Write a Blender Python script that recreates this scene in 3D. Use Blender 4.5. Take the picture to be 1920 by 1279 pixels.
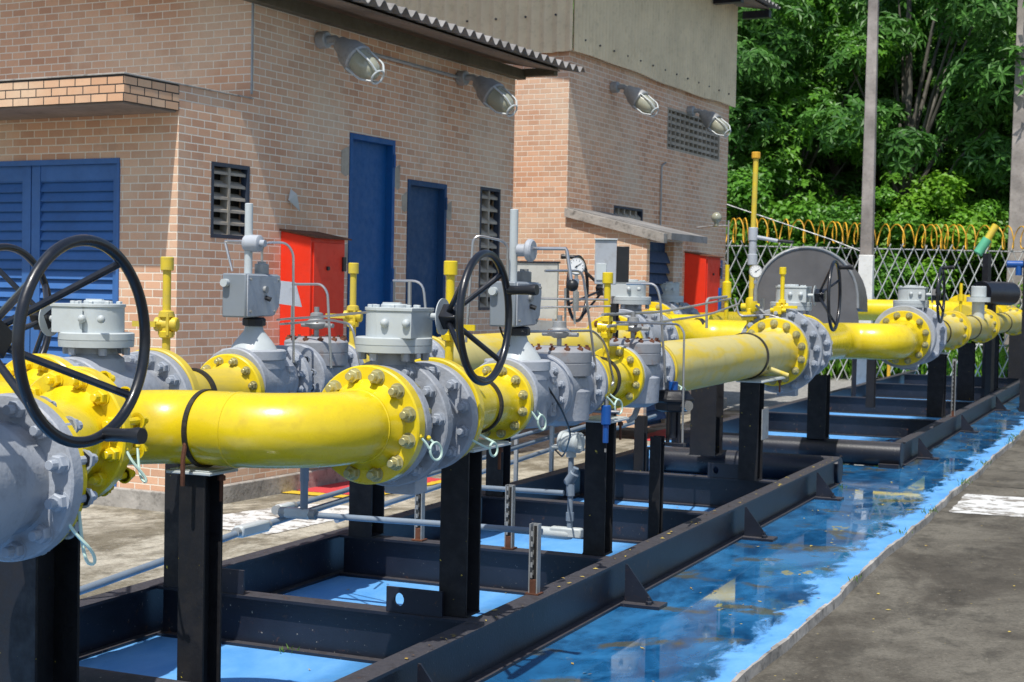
import bpy, bmesh, math, random
from math import sin, cos, pi, radians, atan2, sqrt
from mathutils import Vector, Matrix
random.seed(7)
sc = bpy.context.scene
for o in list(bpy.data.objects): bpy.data.objects.remove(o)
COL = sc.collection

# ---------------------------------------------------------------- camera, light
F_PX = 2850.0
PITCH = math.atan(93/F_PX); ROLL = 0.0196; YAW = math.atan(1227/F_PX)
fw = Vector((-sin(YAW)*cos(PITCH), cos(YAW)*cos(PITCH), -sin(PITCH)))
r0 = Vector((cos(YAW), sin(YAW), 0)); u0 = r0.cross(fw)
rt = r0*cos(ROLL)+u0*sin(ROLL); up = -r0*sin(ROLL)+u0*cos(ROLL)
cam = bpy.data.objects.new('camera', bpy.data.cameras.new('camera')); COL.objects.link(cam)
m = Matrix((rt, up, -fw)).transposed().to_4x4(); m.translation = Vector((0, 0, 1.7)); cam.matrix_world = m
cam.data.sensor_width = 36; cam.data.lens = F_PX*36/1920; cam.data.clip_end = 2000; cam.data.clip_start = .1
cam.data.dof.use_dof = True; cam.data.dof.focus_distance = 6.3; cam.data.dof.aperture_fstop = 9
sc.camera = cam

SUN = Vector((.075, -.606, 1.17)).normalized()
w = bpy.data.worlds.new('World'); sc.world = w; w.use_nodes = True
sky = w.node_tree.nodes.new('ShaderNodeTexSky'); sky.sky_type = 'NISHITA'; sky.sun_disc = False
sky.sun_elevation = math.asin(SUN.z); sky.sun_rotation = atan2(SUN.x, SUN.y)
bgn = w.node_tree.nodes['Background']; bgn.inputs[1].default_value = .14
w.node_tree.links.new(sky.outputs[0], bgn.inputs[0])
sl = bpy.data.lights.new('sun', 'SUN'); sl.energy = 4.8; sl.angle = radians(.5); sl.color = (1, .96, .89)
so = bpy.data.objects.new('sun', sl); COL.objects.link(so)
so.rotation_euler = (-SUN).to_track_quat('-Z', 'Y').to_euler()
sc.view_settings.view_transform = 'Standard'; sc.view_settings.look = 'None'
sc.view_settings.exposure = 0.0; sc.view_settings.gamma = 1

# ---------------------------------------------------------------- materials
def srgb(r, g, b):
    f = lambda c: c/12.92 if c <= .04045 else ((c+.055)/1.055)**2.4
    return (f(r/255), f(g/255), f(b/255))
class NT:
    def __init__(s, name):
        s.m = bpy.data.materials.new(name); s.m.use_nodes = True; s.t = s.m.node_tree
        s.b = s.t.nodes['Principled BSDF']; s.tc = s.t.nodes.new('ShaderNodeTexCoord')
    def n(s, t, **k):
        x = s.t.nodes.new(t)
        for a, v in k.items():
            if a.startswith('_'): x.inputs[a[1:].replace('_', ' ')].default_value = v
            else: setattr(x, a, v)
        return x
    def l(s, a, b): s.t.links.new(a, b)
    def noise(s, scale, detail=4, rough=.6, vec=None, dist=0):
        x = s.n('ShaderNodeTexNoise', _Scale=scale, _Detail=detail, _Roughness=rough, _Distortion=dist)
        s.l(vec or s.tc.outputs['Object'], x.inputs['Vector']); return x.outputs['Fac']
    def ramp(s, fac, p0, p1, c0=(0, 0, 0, 1), c1=(1, 1, 1, 1)):
        x = s.n('ShaderNodeValToRGB'); e = x.color_ramp.elements
        e[0].position = p0; e[1].position = p1; e[0].color = tuple(c0)[:3]+(1,); e[1].color = tuple(c1)[:3]+(1,)
        s.l(fac, x.inputs[0]); return x.outputs[0]
    def mix(s, fac, a, b, mode='MIX'):
        x = s.n('ShaderNodeMixRGB', blend_type=mode)
        for i, v in ((0, fac), (1, a), (2, b)):
            if isinstance(v, (int, float)): x.inputs[i].default_value = v
            elif isinstance(v, tuple): x.inputs[i].default_value = v[:3]+(1,)
            else: s.l(v, x.inputs[i])
        return x.outputs[0]
    def math(s, op, a, b=0.0):
        x = s.n('ShaderNodeMath', operation=op)
        for i, v in ((0, a), (1, b)):
            if isinstance(v, (int, float)): x.inputs[i].default_value = v
            else: s.l(v, x.inputs[i])
        return x.outputs[0]
    def bump(s, h, strength=.2, dist=.01):
        x = s.n('ShaderNodeBump', _Strength=strength, _Distance=dist); s.l(h, x.inputs['Height'])
        s.l(x.outputs[0], s.b.inputs['Normal'])
    def set(s, color=None, rough=None, metal=None, spec=None):
        for k, v in (('Base Color', color), ('Roughness', rough), ('Metallic', metal), ('Specular IOR Level', spec)):
            if v is None: continue
            if isinstance(v, tuple): s.b.inputs[k].default_value = v[:3]+(1,)
            elif isinstance(v, (int, float)): s.b.inputs[k].default_value = v
            else: s.l(v, s.b.inputs[k])
        return s.m
def wpos(t):
    g = t.n('ShaderNodeNewGeometry'); return g.outputs['Position']

def paint(name, c, rough=.3, var=.12, dirt=.25, dirtc=(.10, .085, .05), chip=0, chipc=(.3, .3, .3), bump=.12, coat=0, metal=0, bscale=60):
    t = NT(name); P = wpos(t)
    n1 = t.noise(2.3, 5, .6, P); n2 = t.noise(14, 5, .65, P)
    d = tuple(x*(1-var*2.2) for x in c); l = tuple(min(1, x*(1+var)) for x in c)
    col = t.mix(t.ramp(n1, .3, .7), d, l)
    if dirt: col = t.mix(t.math('MULTIPLY', t.ramp(n2, .52, .8), dirt), col, dirtc)
    if chip:
        n3 = t.noise(38, 3, .5, P); col = t.mix(t.ramp(n3, chip, chip+.02), col, chipc)
    t.set(col, t.ramp(n2, .3, .8, (rough*.8,)*3, (min(1, rough*1.6),)*3), metal)
    t.bump(t.noise(bscale, 3, .5, P), bump, .004)
    if coat: t.b.inputs['Coat Weight'].default_value = coat; t.b.inputs['Coat Roughness'].default_value = .12
    return t.m
YEL = (.80, .60, .012)
M = {}
M['yellow'] = paint('yellow_gloss_paint', YEL, .27, .08, .5, (.40, .27, .02), coat=.3, bscale=45)
def dusty(name, c, dust, rough):
    t = NT(name); P = wpos(t); g = t.n('ShaderNodeNewGeometry'); sp = t.n('ShaderNodeSeparateXYZ'); t.l(g.outputs['True Normal'], sp.inputs[0])
    n1 = t.noise(3, 5, .6, P); n2 = t.noise(16, 6, .7, P, .4); n3 = t.noise(70, 3, .6, P)
    col = t.mix(t.ramp(n1, .35, .7), c, tuple(x*2 for x in c))
    top = t.math('MULTIPLY', t.ramp(sp.outputs[2], .8, .95), t.ramp(n2, .25, .5, (.45,)*3, (1, 1, 1)))
    col = t.mix(top, col, t.mix(t.ramp(n2, .5, .62), dust, tuple(x*.55 for x in dust)))
    col = t.mix(t.math('MULTIPLY', t.ramp(n2, .62, .70), .8), col, (.11, .05, .025))
    col = t.mix(t.ramp(n3, .70, .73), col, (.30, .27, .22))
    t.set(col, t.mix(top, (rough,)*3, (.75,)*3)); t.bump(t.math('ADD', n2, n3), .25, .003); return t.m
def faded(name, c1, c2, green=.3):
    t = NT(name); P = wpos(t)
    n = t.noise(1.7, 6, .62, P, .6); n2 = t.noise(7, 5, .7, P, .3)
    mp = t.n('ShaderNodeMapping'); mp.inputs['Scale'].default_value = (3, .6, 3); t.l(P, mp.inputs[0])
    n3 = t.noise(3, 5, .6, mp.outputs[0])
    col = t.mix(t.ramp(n3, .46, .58), c1, c2)
    col = t.mix(t.math('MULTIPLY', t.ramp(n2, .5, .75), .35), col, (.33, .29, .09))
    geo = t.n('ShaderNodeNewGeometry'); sp = t.n('ShaderNodeSeparateXYZ'); t.l(P, sp.inputs[0])
    t.set(col, .42); t.bump(n2, .1, .004); return t.m
M['faded'] = faded('faded_yellow_paint', (.63, .53, .19), (.70, .52, .05))
M['faded_flange'] = faded('dusty_yellow_paint', (.62, .47, .06), (.72, .53, .03))
M['grey'] = paint('grey_machine_paint', srgb(174, 179, 186), .42, .09, .45, (.17, .15, .13), chip=.0, bump=.25, bscale=80)
M['greybody'] = paint('cast_grey_paint', srgb(164, 169, 177), .5, .11, .55, (.13, .12, .11), bump=.6, bscale=55)
M['lightgrey'] = paint('light_grey_paint', srgb(190, 197, 198), .38, .06, .3, (.3, .28, .24), bump=.12)
M['boxgrey'] = paint('actuator_grey_paint', srgb(128, 136, 144), .38, .05, .15, (.2, .19, .17), bump=.05)
M['black'] = paint('black_skid_paint', (.006, .0065, .010), .45, .3, .3, (.06, .05, .045), chip=.0, bump=.2)
M['blackbeam'] = dusty('black_beam_paint', (.008, .010, .017), (.050, .047, .055), .38)
M['blackpost'] = paint('speckled_black_paint', (.004, .0045, .008), .62, .3, .3, (.03, .027, .025), chip=.735, chipc=(.5, .40, .05), bump=.2)
M['wheel'] = paint('black_wheel_paint', (.012, .014, .02), .3, .2, .15, (.05, .05, .05), bump=.1, coat=.2)
M['rubber'] = paint('black_rubber_grip', (.014, .015, .018), .35, .2, .1, (.05, .05, .05))
M['steel'] = paint('stainless_tubing', (.52, .51, .50), .28, .1, .2, (.2, .17, .13), metal=.85, bump=.05)
M['galv'] = paint('galvanised_steel', (.36, .37, .37), .48, .15, .5, (.16, .12, .08), metal=.35, bump=.2)
M['conduit'] = paint('blue_grey_conduit_paint', srgb(122, 136, 152), .45, .12, .4, (.2, .2, .18))
M['rust'] = paint('rusty_bolt_steel', (.16, .055, .025), .85, .35, .5, (.05, .02, .01), bump=.6)
M['band'] = paint('worn_rubber_band', (.030, .027, .022), .6, .4, .5, (.16, .13, .05), bump=.5)
M['bolt'] = paint('zinc_bolt_yellowed', (.55, .50, .25), .35, .2, .5, (.12, .10, .05), metal=.5, bump=.2)
M['boltgrey'] = paint('painted_grey_bolt', srgb(165, 172, 182), .4, .1, .4, (.15, .14, .13))
M['blue'] = paint('blue_door_paint', srgb(4, 80, 140), .5, .05, .25, (.02, .05, .12), bump=.05)
M['bluedark'] = paint('dark_blue_door_paint', srgb(16, 64, 106), .55, .08, .3, (.02, .04, .09), bump=.05)
M['blueshut'] = paint('blue_shutter_paint', srgb(58, 106, 168), .5, .08, .25, (.08, .10, .16), bump=.08)
M['bluelouver'] = paint('faded_blue_louvre', srgb(50, 70, 105), .6, .08, .25, (.08, .10, .16))
M['bluevalve'] = paint('blue_regulator_paint', srgb(24, 84, 160), .35, .1, .2, (.02, .04, .1))
M['red'] = paint('red_cabinet_paint', srgb(232, 52, 24), .42, .06, .2, (.25, .03, .02), bump=.05)
M['orange'] = paint('orange_coil_paint', srgb(232, 175, 45), .5, .2, .4, (.35, .16, .05))
M['green'] = paint('green_paint', srgb(90, 180, 140), .5, .1, .3)
M['white'] = paint('white_paint', (.78, .78, .76), .5, .06, .5, (.4, .38, .33))
M['wirew'] = paint('white_green_wire', (.55, .72, .62), .4, .1, .3, (.25, .4, .3))
M['ventframe'] = paint('slate_vent_frame', srgb(46, 56, 72), .5, .1, .3)
M['greyrust'] = paint('rust_streaked_grey', srgb(150, 152, 156), .5, .12, .75, (.24, .12, .06), bump=.3)
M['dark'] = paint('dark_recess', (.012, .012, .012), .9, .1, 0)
M['concrete_trim'] = paint('mouldy_concrete', (.42, .39, .35), .9, .25, .9, (.045, .04, .035), bump=1, bscale=30)
M['ventc'] = paint('vent_block_concrete', (.42, .37, .30), .9, .15, .5, (.16, .13, .10), bump=.5)
M['pole'] = paint('weathered_pole_concrete', (.36, .32, .29), .9, .2, .6, (.16, .13, .12), bump=.8, bscale=25)
M['slate'] = paint('fibre_cement_grey', (.26, .25, .24), .9, .2, .7, (.09, .08, .07), bump=.5)
M['soffit'] = paint('brown_soffit', (.26, .20, .16), .85, .12, .4, (.08, .06, .05))
M['fencemesh'] = paint('pale_galvanised_lattice', (.50, .51, .49), .6, .12, .4, (.25, .23, .19))
M['olive'] = paint('olive_eave_board', (.12, .105, .07), .8, .12, .4, (.05, .045, .03))
M['clad'] = paint('cream_corrugated_cladding', (.80, .67, .45), .6, .06, .35, (.25, .21, .13), bump=.1)
M['tank'] = paint('brown_grey_sheet', (.13, .125, .125), .5, .12, .4, (.12, .10, .08), bump=.15)
M['beige'] = paint('beige_pallet_sheet', (.50, .50, .46), .7, .08, .3)
M['glass_lamp'] = paint('dusty_lamp_glass', (.36, .36, .27), .15, .1, .4, (.2, .18, .1), coat=.5)
M['gauge'] = paint('gauge_face_white', (.8, .8, .78), .3, .02, .05)
M['amber'] = paint('amber_knob', (.12, .02, .01), .4, .1, .1)

def brick_mat(name, c1, c2, c3, mortar, off=0):
    t = NT(name)
    sp = t.n('ShaderNodeSeparateXYZ'); t.l(t.tc.outputs['Object'], sp.inputs[0])
    nn = t.n('ShaderNodeSeparateXYZ'); t.l(t.tc.outputs['Normal'], nn.inputs[0])
    f = t.math('GREATER_THAN', t.math('ABSOLUTE', nn.outputs[0]), .5)
    hx = t.n('ShaderNodeMix'); hx.data_type = 'FLOAT'; t.l(f, hx.inputs[0]); t.l(sp.outputs[0], hx.inputs[2]); t.l(sp.outputs[1], hx.inputs[3])
    cb = t.n('ShaderNodeCombineXYZ'); t.l(hx.outputs[0], cb.inputs[0]); t.l(t.math('ADD', sp.outputs[2], off), cb.inputs[1])
    # slight wobble of the joints
    nz = t.n('ShaderNodeTexNoise', _Scale=5.0); t.l(t.tc.outputs['Object'], nz.inputs[0])
    vm = t.n('ShaderNodeVectorMath', operation='MULTIPLY_ADD'); t.l(nz.outputs['Color'], vm.inputs[0]); vm.inputs[1].default_value = (.006, .006, 0); t.l(cb.outputs[0], vm.inputs[2])
    br = t.n('ShaderNodeTexBrick', _Scale=1.0); t.l(vm.outputs[0], br.inputs['Vector'])
    br.inputs['Brick Width'].default_value = .152; br.inputs['Row Height'].default_value = .0617
    br.inputs['Mortar Size'].default_value = .0052; br.inputs['Mortar Smooth'].default_value = .3; br.inputs['Bias'].default_value = -.1
    br.inputs['Color1'].default_value = c1+(1,); br.inputs['Color2'].default_value = c2+(1,); br.inputs['Mortar'].default_value = mortar+(1,)
    # pale bricks picked at random per brick using a second brick texture
    br2 = t.n('ShaderNodeTexBrick', _Scale=1.0); t.l(vm.outputs[0], br2.inputs['Vector'])
    for k, v in (('Brick Width', .152), ('Row Height', .0617), ('Mortar Size', .0), ('Bias', 0)): br2.inputs[k].default_value = v
    br2.inputs['Color1'].default_value = (0, 0, 0, 1); br2.inputs['Color2'].default_value = (1, 1, 1, 1)
    n1 = t.noise(.9, 5, .6)
    pale = t.math('MULTIPLY', t.ramp(n1, .42, .66), .75)
    col = t.mix(pale, br.outputs['Color'], c3)
    col = t.mix(br.outputs['Fac'], col, mortar)
    n2 = t.noise(3.5, 6, .7); col = t.mix(t.math('MULTIPLY', t.ramp(n2, .56, .8), .4), col, (.30, .22, .17))
    n3 = t.noise(60, 4, .7); col = t.mix(t.math('MULTIPLY', t.ramp(n3, .5, .9), .3), col, (.32, .2, .13))
    t.set(col, .82)
    h = t.math('ADD', t.math('SUBTRACT', 1.0, br.outputs['Fac']), t.math('MULTIPLY', n3, .25)); t.bump(h, .6, .006)
    return t.m
M['brick'] = brick_mat('salmon_brick', (.74, .43, .268), (.53, .28, .17), (.74, .57, .41), (.82, .73, .60))
M['brickdark'] = brick_mat('mould_jointed_brick', (.74, .45, .27), (.62, .34, .19), (.76, .56, .38), (.05, .042, .035), .0233)

def blue_floor():
    t = NT('blue_painted_floor_wet'); P = wpos(t); sp = t.n('ShaderNodeSeparateXYZ'); t.l(P, sp.inputs[0])
    mp = t.n('ShaderNodeMapping'); mp.inputs['Scale'].default_value = (1, .5, 1); t.l(P, mp.inputs[0])
    n1 = t.noise(1.3, 6, .62, mp.outputs[0], .4); n2 = t.noise(5, 5, .65, mp.outputs[0], .6); n3 = t.noise(40, 4, .7, P)
    dry = t.mix(t.ramp(n2, .35, .65), (.095, .33, .72), (.16, .42, .80)); dry = t.mix(t.math('MULTIPLY', t.ramp(n1, .56, .68), .45), dry, (.07, .22, .55))
    dry = t.mix(t.math('MULTIPLY', t.ramp(n3, .55, .8), .3), dry, (.07, .16, .3))
    # wet band between the skid and the pad edge (x about -2.65..-1.9)
    xr = t.math('ADD', sp.outputs[0], t.math('MULTIPLY', t.math('SUBTRACT', n1, .5), .35))
    xr = t.math('ADD', xr, t.math('MULTIPLY', t.math('SUBTRACT', n2, .5), .55))
    a = t.n('ShaderNodeMapRange', _From_Min=-1.82, _From_Max=-1.90); t.l(xr, a.inputs[0])
    b = t.n('ShaderNodeMapRange', _From_Min=-3.4, _From_Max=-3.1); t.l(sp.outputs[0], b.inputs[0])
    wet = t.math('MULTIPLY', a.outputs[0], b.outputs[0])
    damp = t.noise(2.2, 5, .6, P, .3)
    wetc = t.mix(t.ramp(n2, .36, .62), (.007, .058, .155), (.018, .14, .34))
    wetc = t.mix(t.math('MULTIPLY', t.ramp(n1, .48, .60), .85), wetc, (.042, .23, .50))
    wetc = t.mix(t.math('MULTIPLY', t.ramp(damp, .56, .63), .8), wetc, (.10, .09, .04))
    y3 = t.noise(3.1, 4, .6, mp.outputs[0], .2)
    wetc = t.mix(t.math('MULTIPLY', t.ramp(y3, .66, .68), .7), wetc, (.42, .36, .06))
    col = t.mix(wet, dry, wetc)
    # grime beside the beams
    t.set(col, t.mix(wet, (.55,)*3, t.ramp(n2, .50, .64, (.03,)*3, (.22,)*3)))
    bp = t.math('MULTIPLY', t.math('SUBTRACT', 1.0, wet), n3); t.bump(bp, .25, .004); return t.m
M['bluefloor'] = blue_floor()
def concrete(name, a, b, c, grit=.5, k=1.0):
    t = NT(name); P = wpos(t)
    mp = t.n('ShaderNodeMapping'); mp.inputs['Scale'].default_value = (1, .62, 1); t.l(P, mp.inputs[0])
    n1 = t.noise(1.6*k, 8, .68, mp.outputs[0], .5); n2 = t.noise(6*k, 7, .7, mp.outputs[0], .3); n3 = t.noise(55, 5, .75, P)
    col = t.mix(t.ramp(n1, .42, .58), a, b); col = t.mix(t.math('MULTIPLY', t.ramp(n2, .5, .68), .7), col, c)
    col = t.mix(t.math('MULTIPLY', t.ramp(n3, .45, .75), grit), col, tuple(x*.35 for x in a))
    n4 = t.noise(28, 5, .8, P); col = t.mix(t.math('MULTIPLY', t.ramp(n4, .60, .70), .55), col, tuple(min(.6, x*1.9) for x in b)); col = t.mix(t.math('MULTIPLY', t.ramp(n4, .32, .42, (1, 1, 1), (0, 0, 0)), .5), col, tuple(x*.5 for x in c))
    v = t.n('ShaderNodeTexVoronoi', _Scale=9.0); t.l(P, v.inputs['Vector'])
    col = t.mix(t.ramp(v.outputs['Distance'], .035, .05, (1, 1, 1), (0, 0, 0)), col, (.42, .33, .08))
    t.set(col, .9); t.bump(t.math('ADD', n3, n2), .5, .01); return t.m
M['concrete'] = concrete('stained_yard_concrete', (.070, .060, .045), (.16, .145, .115), (.028, .024, .017), .65, .7)
M['concrete_l'] = concrete('mouldy_yard_concrete', (.19, .165, .115), (.50, .46, .37), (.048, .038, .020), .55, 1.2)
def painted(name, c, under, thr=.55):
    t = NT(name); P = wpos(t); n = t.noise(6, 6, .7, P, .4)
    t.set(t.mix(t.ramp(n, thr, thr+.08), c, under), .7); return t.m
M['whitepatch'] = painted('worn_white_floor_paint', (.66, .66, .64), (.24, .22, .19), .50)
M['redpatch'] = painted('worn_red_floor_paint', (.58, .055, .06), (.35, .12, .10), .62)
M['yellowline'] = painted('worn_yellow_floor_paint', (.66, .45, .03), (.3, .25, .15), .62)
M['gravel'] = concrete('grey_gravel', (.26, .25, .23), (.42, .41, .38), (.10, .09, .08), .9, 6)
def leafmat(name, a, b, rough=.5, tr=.3):
    t = NT(name); P = wpos(t); n = t.noise(.9, 3, .5, P); n2 = t.noise(9, 2, .5, P)
    col = t.mix(t.ramp(n, .35, .65), a, b); col = t.mix(t.math('MULTIPLY', t.ramp(n2, .45, .75), .6), col, tuple(x*1.7 for x in b))
    t.set(col, rough); t.b.inputs['Transmission Weight'].default_value = 0
    tb = t.n('ShaderNodeBsdfTranslucent'); t.l(col, tb.inputs[0]); mx = t.n('ShaderNodeMixShader'); mx.inputs[0].default_value = tr
    t.l(t.b.outputs[0], mx.inputs[1]); t.l(tb.outputs[0], mx.inputs[2]); t.l(mx.outputs[0], t.t.nodes['Material Output'].inputs[0]); return t.m
M['leafdark'] = leafmat('glossy_dark_leaf', (.040, .13, .022), (.085, .23, .032), .5)
M['leafmid'] = leafmat('green_leaf', (.055, .18, .016), (.13, .32, .026), .45, .3)
M['leafbright'] = leafmat('bright_green_leaf', (.10, .27, .014), (.20, .40, .028), .5, .4)
M['bark'] = paint('pale_bark', (.13, .12, .10), .9, .3, .5, bump=.6, bscale=20)
M['litter'] = painted('dry_leaf_litter', (.48, .36, .07), (.14, .08, .04), .5)
M['grass'] = leafmat('grass_blade', (.05, .13, .015), (.12, .22, .03), .6)

# ---------------------------------------------------------------- geometry helpers
def frame(axis, upv=None):
    y = Vector(axis).normalized(); u_ = Vector(upv) if upv is not None else (Vector((0, 0, 1)) if abs(y.z) < .9 else Vector((1, 0, 0)))
    x = y.cross(u_).normalized(); z = x.cross(y).normalized(); return x, y, z
class MB:
    def __init__(s): s.v = []; s.f = []
    def add(s, vs, fs):
        b = len(s.v); s.v += [tuple(v) for v in vs]; s.f += [tuple(b+i for i in f) for f in fs]; return s
    def box(s, c, d, rot=0, R=None):
        vs = []
        for i in (-1, 1):
            for j in (-1, 1):
                for k in (-1, 1):
                    p = Vector((i*d[0]/2, j*d[1]/2, k*d[2]/2))
                    if rot: p = Matrix.Rotation(rot, 3, 'Z') @ p
                    if R is not None: p = R @ p
                    vs.append(p+Vector(c))
        return s.add(vs, [(0, 1, 3, 2), (4, 6, 7, 5), (0, 4, 5, 1), (2, 3, 7, 6), (0, 2, 6, 4), (1, 5, 7, 3)])
    def bb(s, a, b): return s.box([(a[i]+b[i])/2 for i in range(3)], [abs(b[i]-a[i]) for i in range(3)])
    def lathe(s, o, axis, prof, n=32, upv=None, ph=0, closed=False):
        x, y, z = frame(axis, upv); o = Vector(o); vs = []; fs = []
        for t, r in prof:
            for i in range(n):
                a = ph+2*pi*i/n; vs.append(o+y*t+x*(r*cos(a))+z*(r*sin(a)))
        m_ = len(prof)
        for j in range(m_-1+(1 if closed else 0)):
            j2 = (j+1) % m_
            for i in range(n):
                k = (i+1) % n; fs.append((j*n+i, j*n+k, j2*n+k, j2*n+i))
        if not closed:
            if prof[0][1] > 1e-5: fs.append(tuple(range(n))[::-1][::-1])
            if prof[-1][1] > 1e-5: fs.append(tuple((m_-1)*n+i for i in range(n)))
        return s.add(vs, fs)
    def cyl(s, a, b, r, r2=None, n=20, ph=0, ch=0):
        a = Vector(a); b = Vector(b); L = (b-a).length; r2 = r if r2 is None else r2
        if ch: return s.lathe(a, b-a, [(0, r-ch), (ch, r), (L-ch, r2), (L, r2-ch)], n, ph=ph)
        return s.lathe(a, b-a, [(0, r), (L, r2)], n, ph=ph)
    def torus(s, c, axis, R, r, n=48, k=12, a0=0, a1=2*pi, upv=None):
        x, y, z = frame(axis, upv); full = abs(a1-a0-2*pi) < 1e-6
        pts = [Vector(c)+x*(R*cos(a0+(a1-a0)*i/n))+z*(R*sin(a0+(a1-a0)*i/n)) for i in range(n if full else n+1)]
        return s.tube(pts, r, k, full)
    def tube(s, pts, r, k=8, closed=False, fil=0):
        P = [Vector(p) for p in pts]
        if fil: P = fillet(P, fil)
        N = len(P); rs = r if isinstance(r, (list, tuple)) else [r]*N
        if len(rs) != N: rs = [rs[0]+(rs[-1]-rs[0])*i/(N-1) for i in range(N)]
        vs = []; fs = []; prev = None
        for i in range(N):
            if closed: d = P[(i+1) % N]-P[i-1]
            else: d = P[min(i+1, N-1)]-P[max(i-1, 0)]
            d.normalize()
            if prev is None: x, y, z = frame(d)
            else:
                x = prev-d*prev.dot(d)
                if x.length < 1e-6: x = frame(d)[0]
                x.normalize(); z = x.cross(d).normalized()
            prev = x.copy()
            for j in range(k):
                a = 2*pi*j/k; vs.append(P[i]+x*(rs[i]*cos(a))+z*(rs[i]*sin(a)))
        for i in range(N-1+(1 if closed else 0)):
            i2 = (i+1) % N
            for j in range(k): fs.append((i*k+j, i*k+(j+1) % k, i2*k+(j+1) % k, i2*k+j))
        if not closed: fs += [tuple(range(k)), tuple((N-1)*k+j for j in range(k))]
        return s.add(vs, fs)
    def prism(s, poly, a, b):   # poly: list of points (Vector) swept by vector from a to b offsets
        n = len(poly); a = Vector(a); b = Vector(b)
        vs = [Vector(p)+a for p in poly]+[Vector(p)+b for p in poly]
        return s.add(vs, [tuple(range(n)), tuple(range(n, 2*n))[::-1]]+[(i, i+n, (i+1) % n+n, (i+1) % n) for i in range(n)])
    def sphere(s, c, r, n=16, sq=(1, 1, 1)):
        prof = [(-r*cos(pi*i/(n//2)), r*sin(pi*i/(n//2))) for i in range(n//2+1)]
        t = MB().lathe((0, 0, 0), (0, 0, 1), prof, n); return s.add([Vector(c)+Vector((v[0]*sq[0], v[1]*sq[1], v[2]*sq[2])) for v in t.v], t.f)
    def hexnut(s, o, axis, r, h, ph=0): return s.lathe(o, axis, [(0, r), (h*.85, r), (h, r*.86)], 6, ph=ph)
    def mesh(s, name, mat, smooth=True, ang=35):
        me = bpy.data.meshes.new(name); me.from_pydata(s.v, [], s.f)
        bm = bmesh.new(); bm.from_mesh(me); bmesh.ops.recalc_face_normals(bm, faces=bm.faces); bm.to_mesh(me); bm.free()
        me.materials.append(M[mat] if isinstance(mat, str) else mat)
        if smooth:
            me.polygons.foreach_set('use_smooth', [True]*len(me.polygons)); me.set_sharp_from_angle(angle=radians(ang))
        me.update(); return me
    def build(s, name, mat, parent=None, bevel=0, smooth=True, loc=None, ang=35):
        o = bpy.data.objects.new(name, s.mesh(name, mat, smooth, ang)); COL.objects.link(o)
        if parent is not None: o.parent = parent
        if loc is not None: o.location = loc
        if bevel:
            bv = o.modifiers.new('bevel', 'BEVEL'); bv.width = bevel; bv.segments = 2; bv.limit_method = 'ANGLE'; bv.angle_limit = radians(40)
        return o
def each(name, mat, parent, items, **k):
    return [i.build(name, mat, parent, **k) for i in items]
def fillet(P, r, k=5):
    out = [P[0]]
    for i in range(1, len(P)-1):
        a = P[i-1]-P[i]; b = P[i+1]-P[i]; ra = min(r, a.length*.49, b.length*.49); a.normalize(); b.normalize()
        p0 = P[i]+a*ra; p1 = P[i]+b*ra
        for j in range(k+1):
            t = j/k; out.append(p0*(1-t)**2+P[i]*2*t*(1-t)+p1*t*t)
    out.append(P[-1]); return out
def tag(o, label, cat, group=None):
    o['label'] = label; o['category'] = cat
    if group: o['group'] = group
    return o
def thing(name, label, cat, loc=(0, 0, 0), rz=0, group=None):
    o = bpy.data.objects.new(name, None); COL.objects.link(o); o.empty_display_size = .2
    o.location = loc; o.rotation_euler = (0, 0, rz); return tag(o, label, cat, group)
def struct(name, mb, mat, kind='structure', **k):
    o = mb.build(name, mat, None, **k); o['kind'] = kind; return o
def copy_tree(o, parent=None):
    c = o.copy(); COL.objects.link(c)
    if parent is not None: c.parent = parent
    for ch in list(o.children): copy_tree(ch, c)
    return c

# ---------------------------------------------------------------- ground
struct('ground', MB().add([(-300, -300, -.05), (300, -300, -.05), (300, 600, -.05), (-300, 600, -.05)], [(0, 1, 2, 3)]), 'concrete', smooth=False)
struct('yard_paving', MB().bb((-14, -3, -.3), (-5.28, 22, -.006)), 'concrete_l', smooth=False)
struct('gravel_bed', MB().bb((-16, 22.02, -.3), (-5.28, 60, .0)), 'gravel', smooth=False)
struct('gravel_strip', MB().bb((-5.3, 36.5, -.3), (16, 60, -.002)), 'gravel', smooth=False)
# blue pad with a ragged right edge
pe = []; y = -3
while y < 36.4:
    pe.append((-1.69+random.uniform(-.004, .004)+.010*sin(y*1.7)+.005*sin(y*5.3), y)); y += .12
mb = MB(); n = len(pe)
mb.add([(x, y, 0) for x, y in pe]+[(-5.3, y, 0) for x, y in pe]+[(x+.006, y, -.052) for x, y in pe],
       [(i, i+1, n+i+1, n+i) for i in range(n-1)]+[(i, 2*n+i, 2*n+i+1, i+1) for i in range(n-1)])
struct('painted_pad', mb, 'bluefloor', smooth=False)
mb = MB()
for i in range(n-1):  # worn edge lip
    a, b = pe[i], pe[i+1]; wd = .010+.006*sin(i*.9)+.004*sin(i*2.3)
    mb.add([(a[0]+.007, a[1], .003), (b[0]+.007, b[1], .003), (b[0]-wd, b[1], .004), (a[0]-wd, a[1], .004), (a[0]+.012, a[1], -.05), (b[0]+.012, b[1], -.05)], [(0, 1, 2, 3), (0, 4, 5, 1)])
struct('pad_edge', mb, 'concrete_trim', smooth=False)
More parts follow.
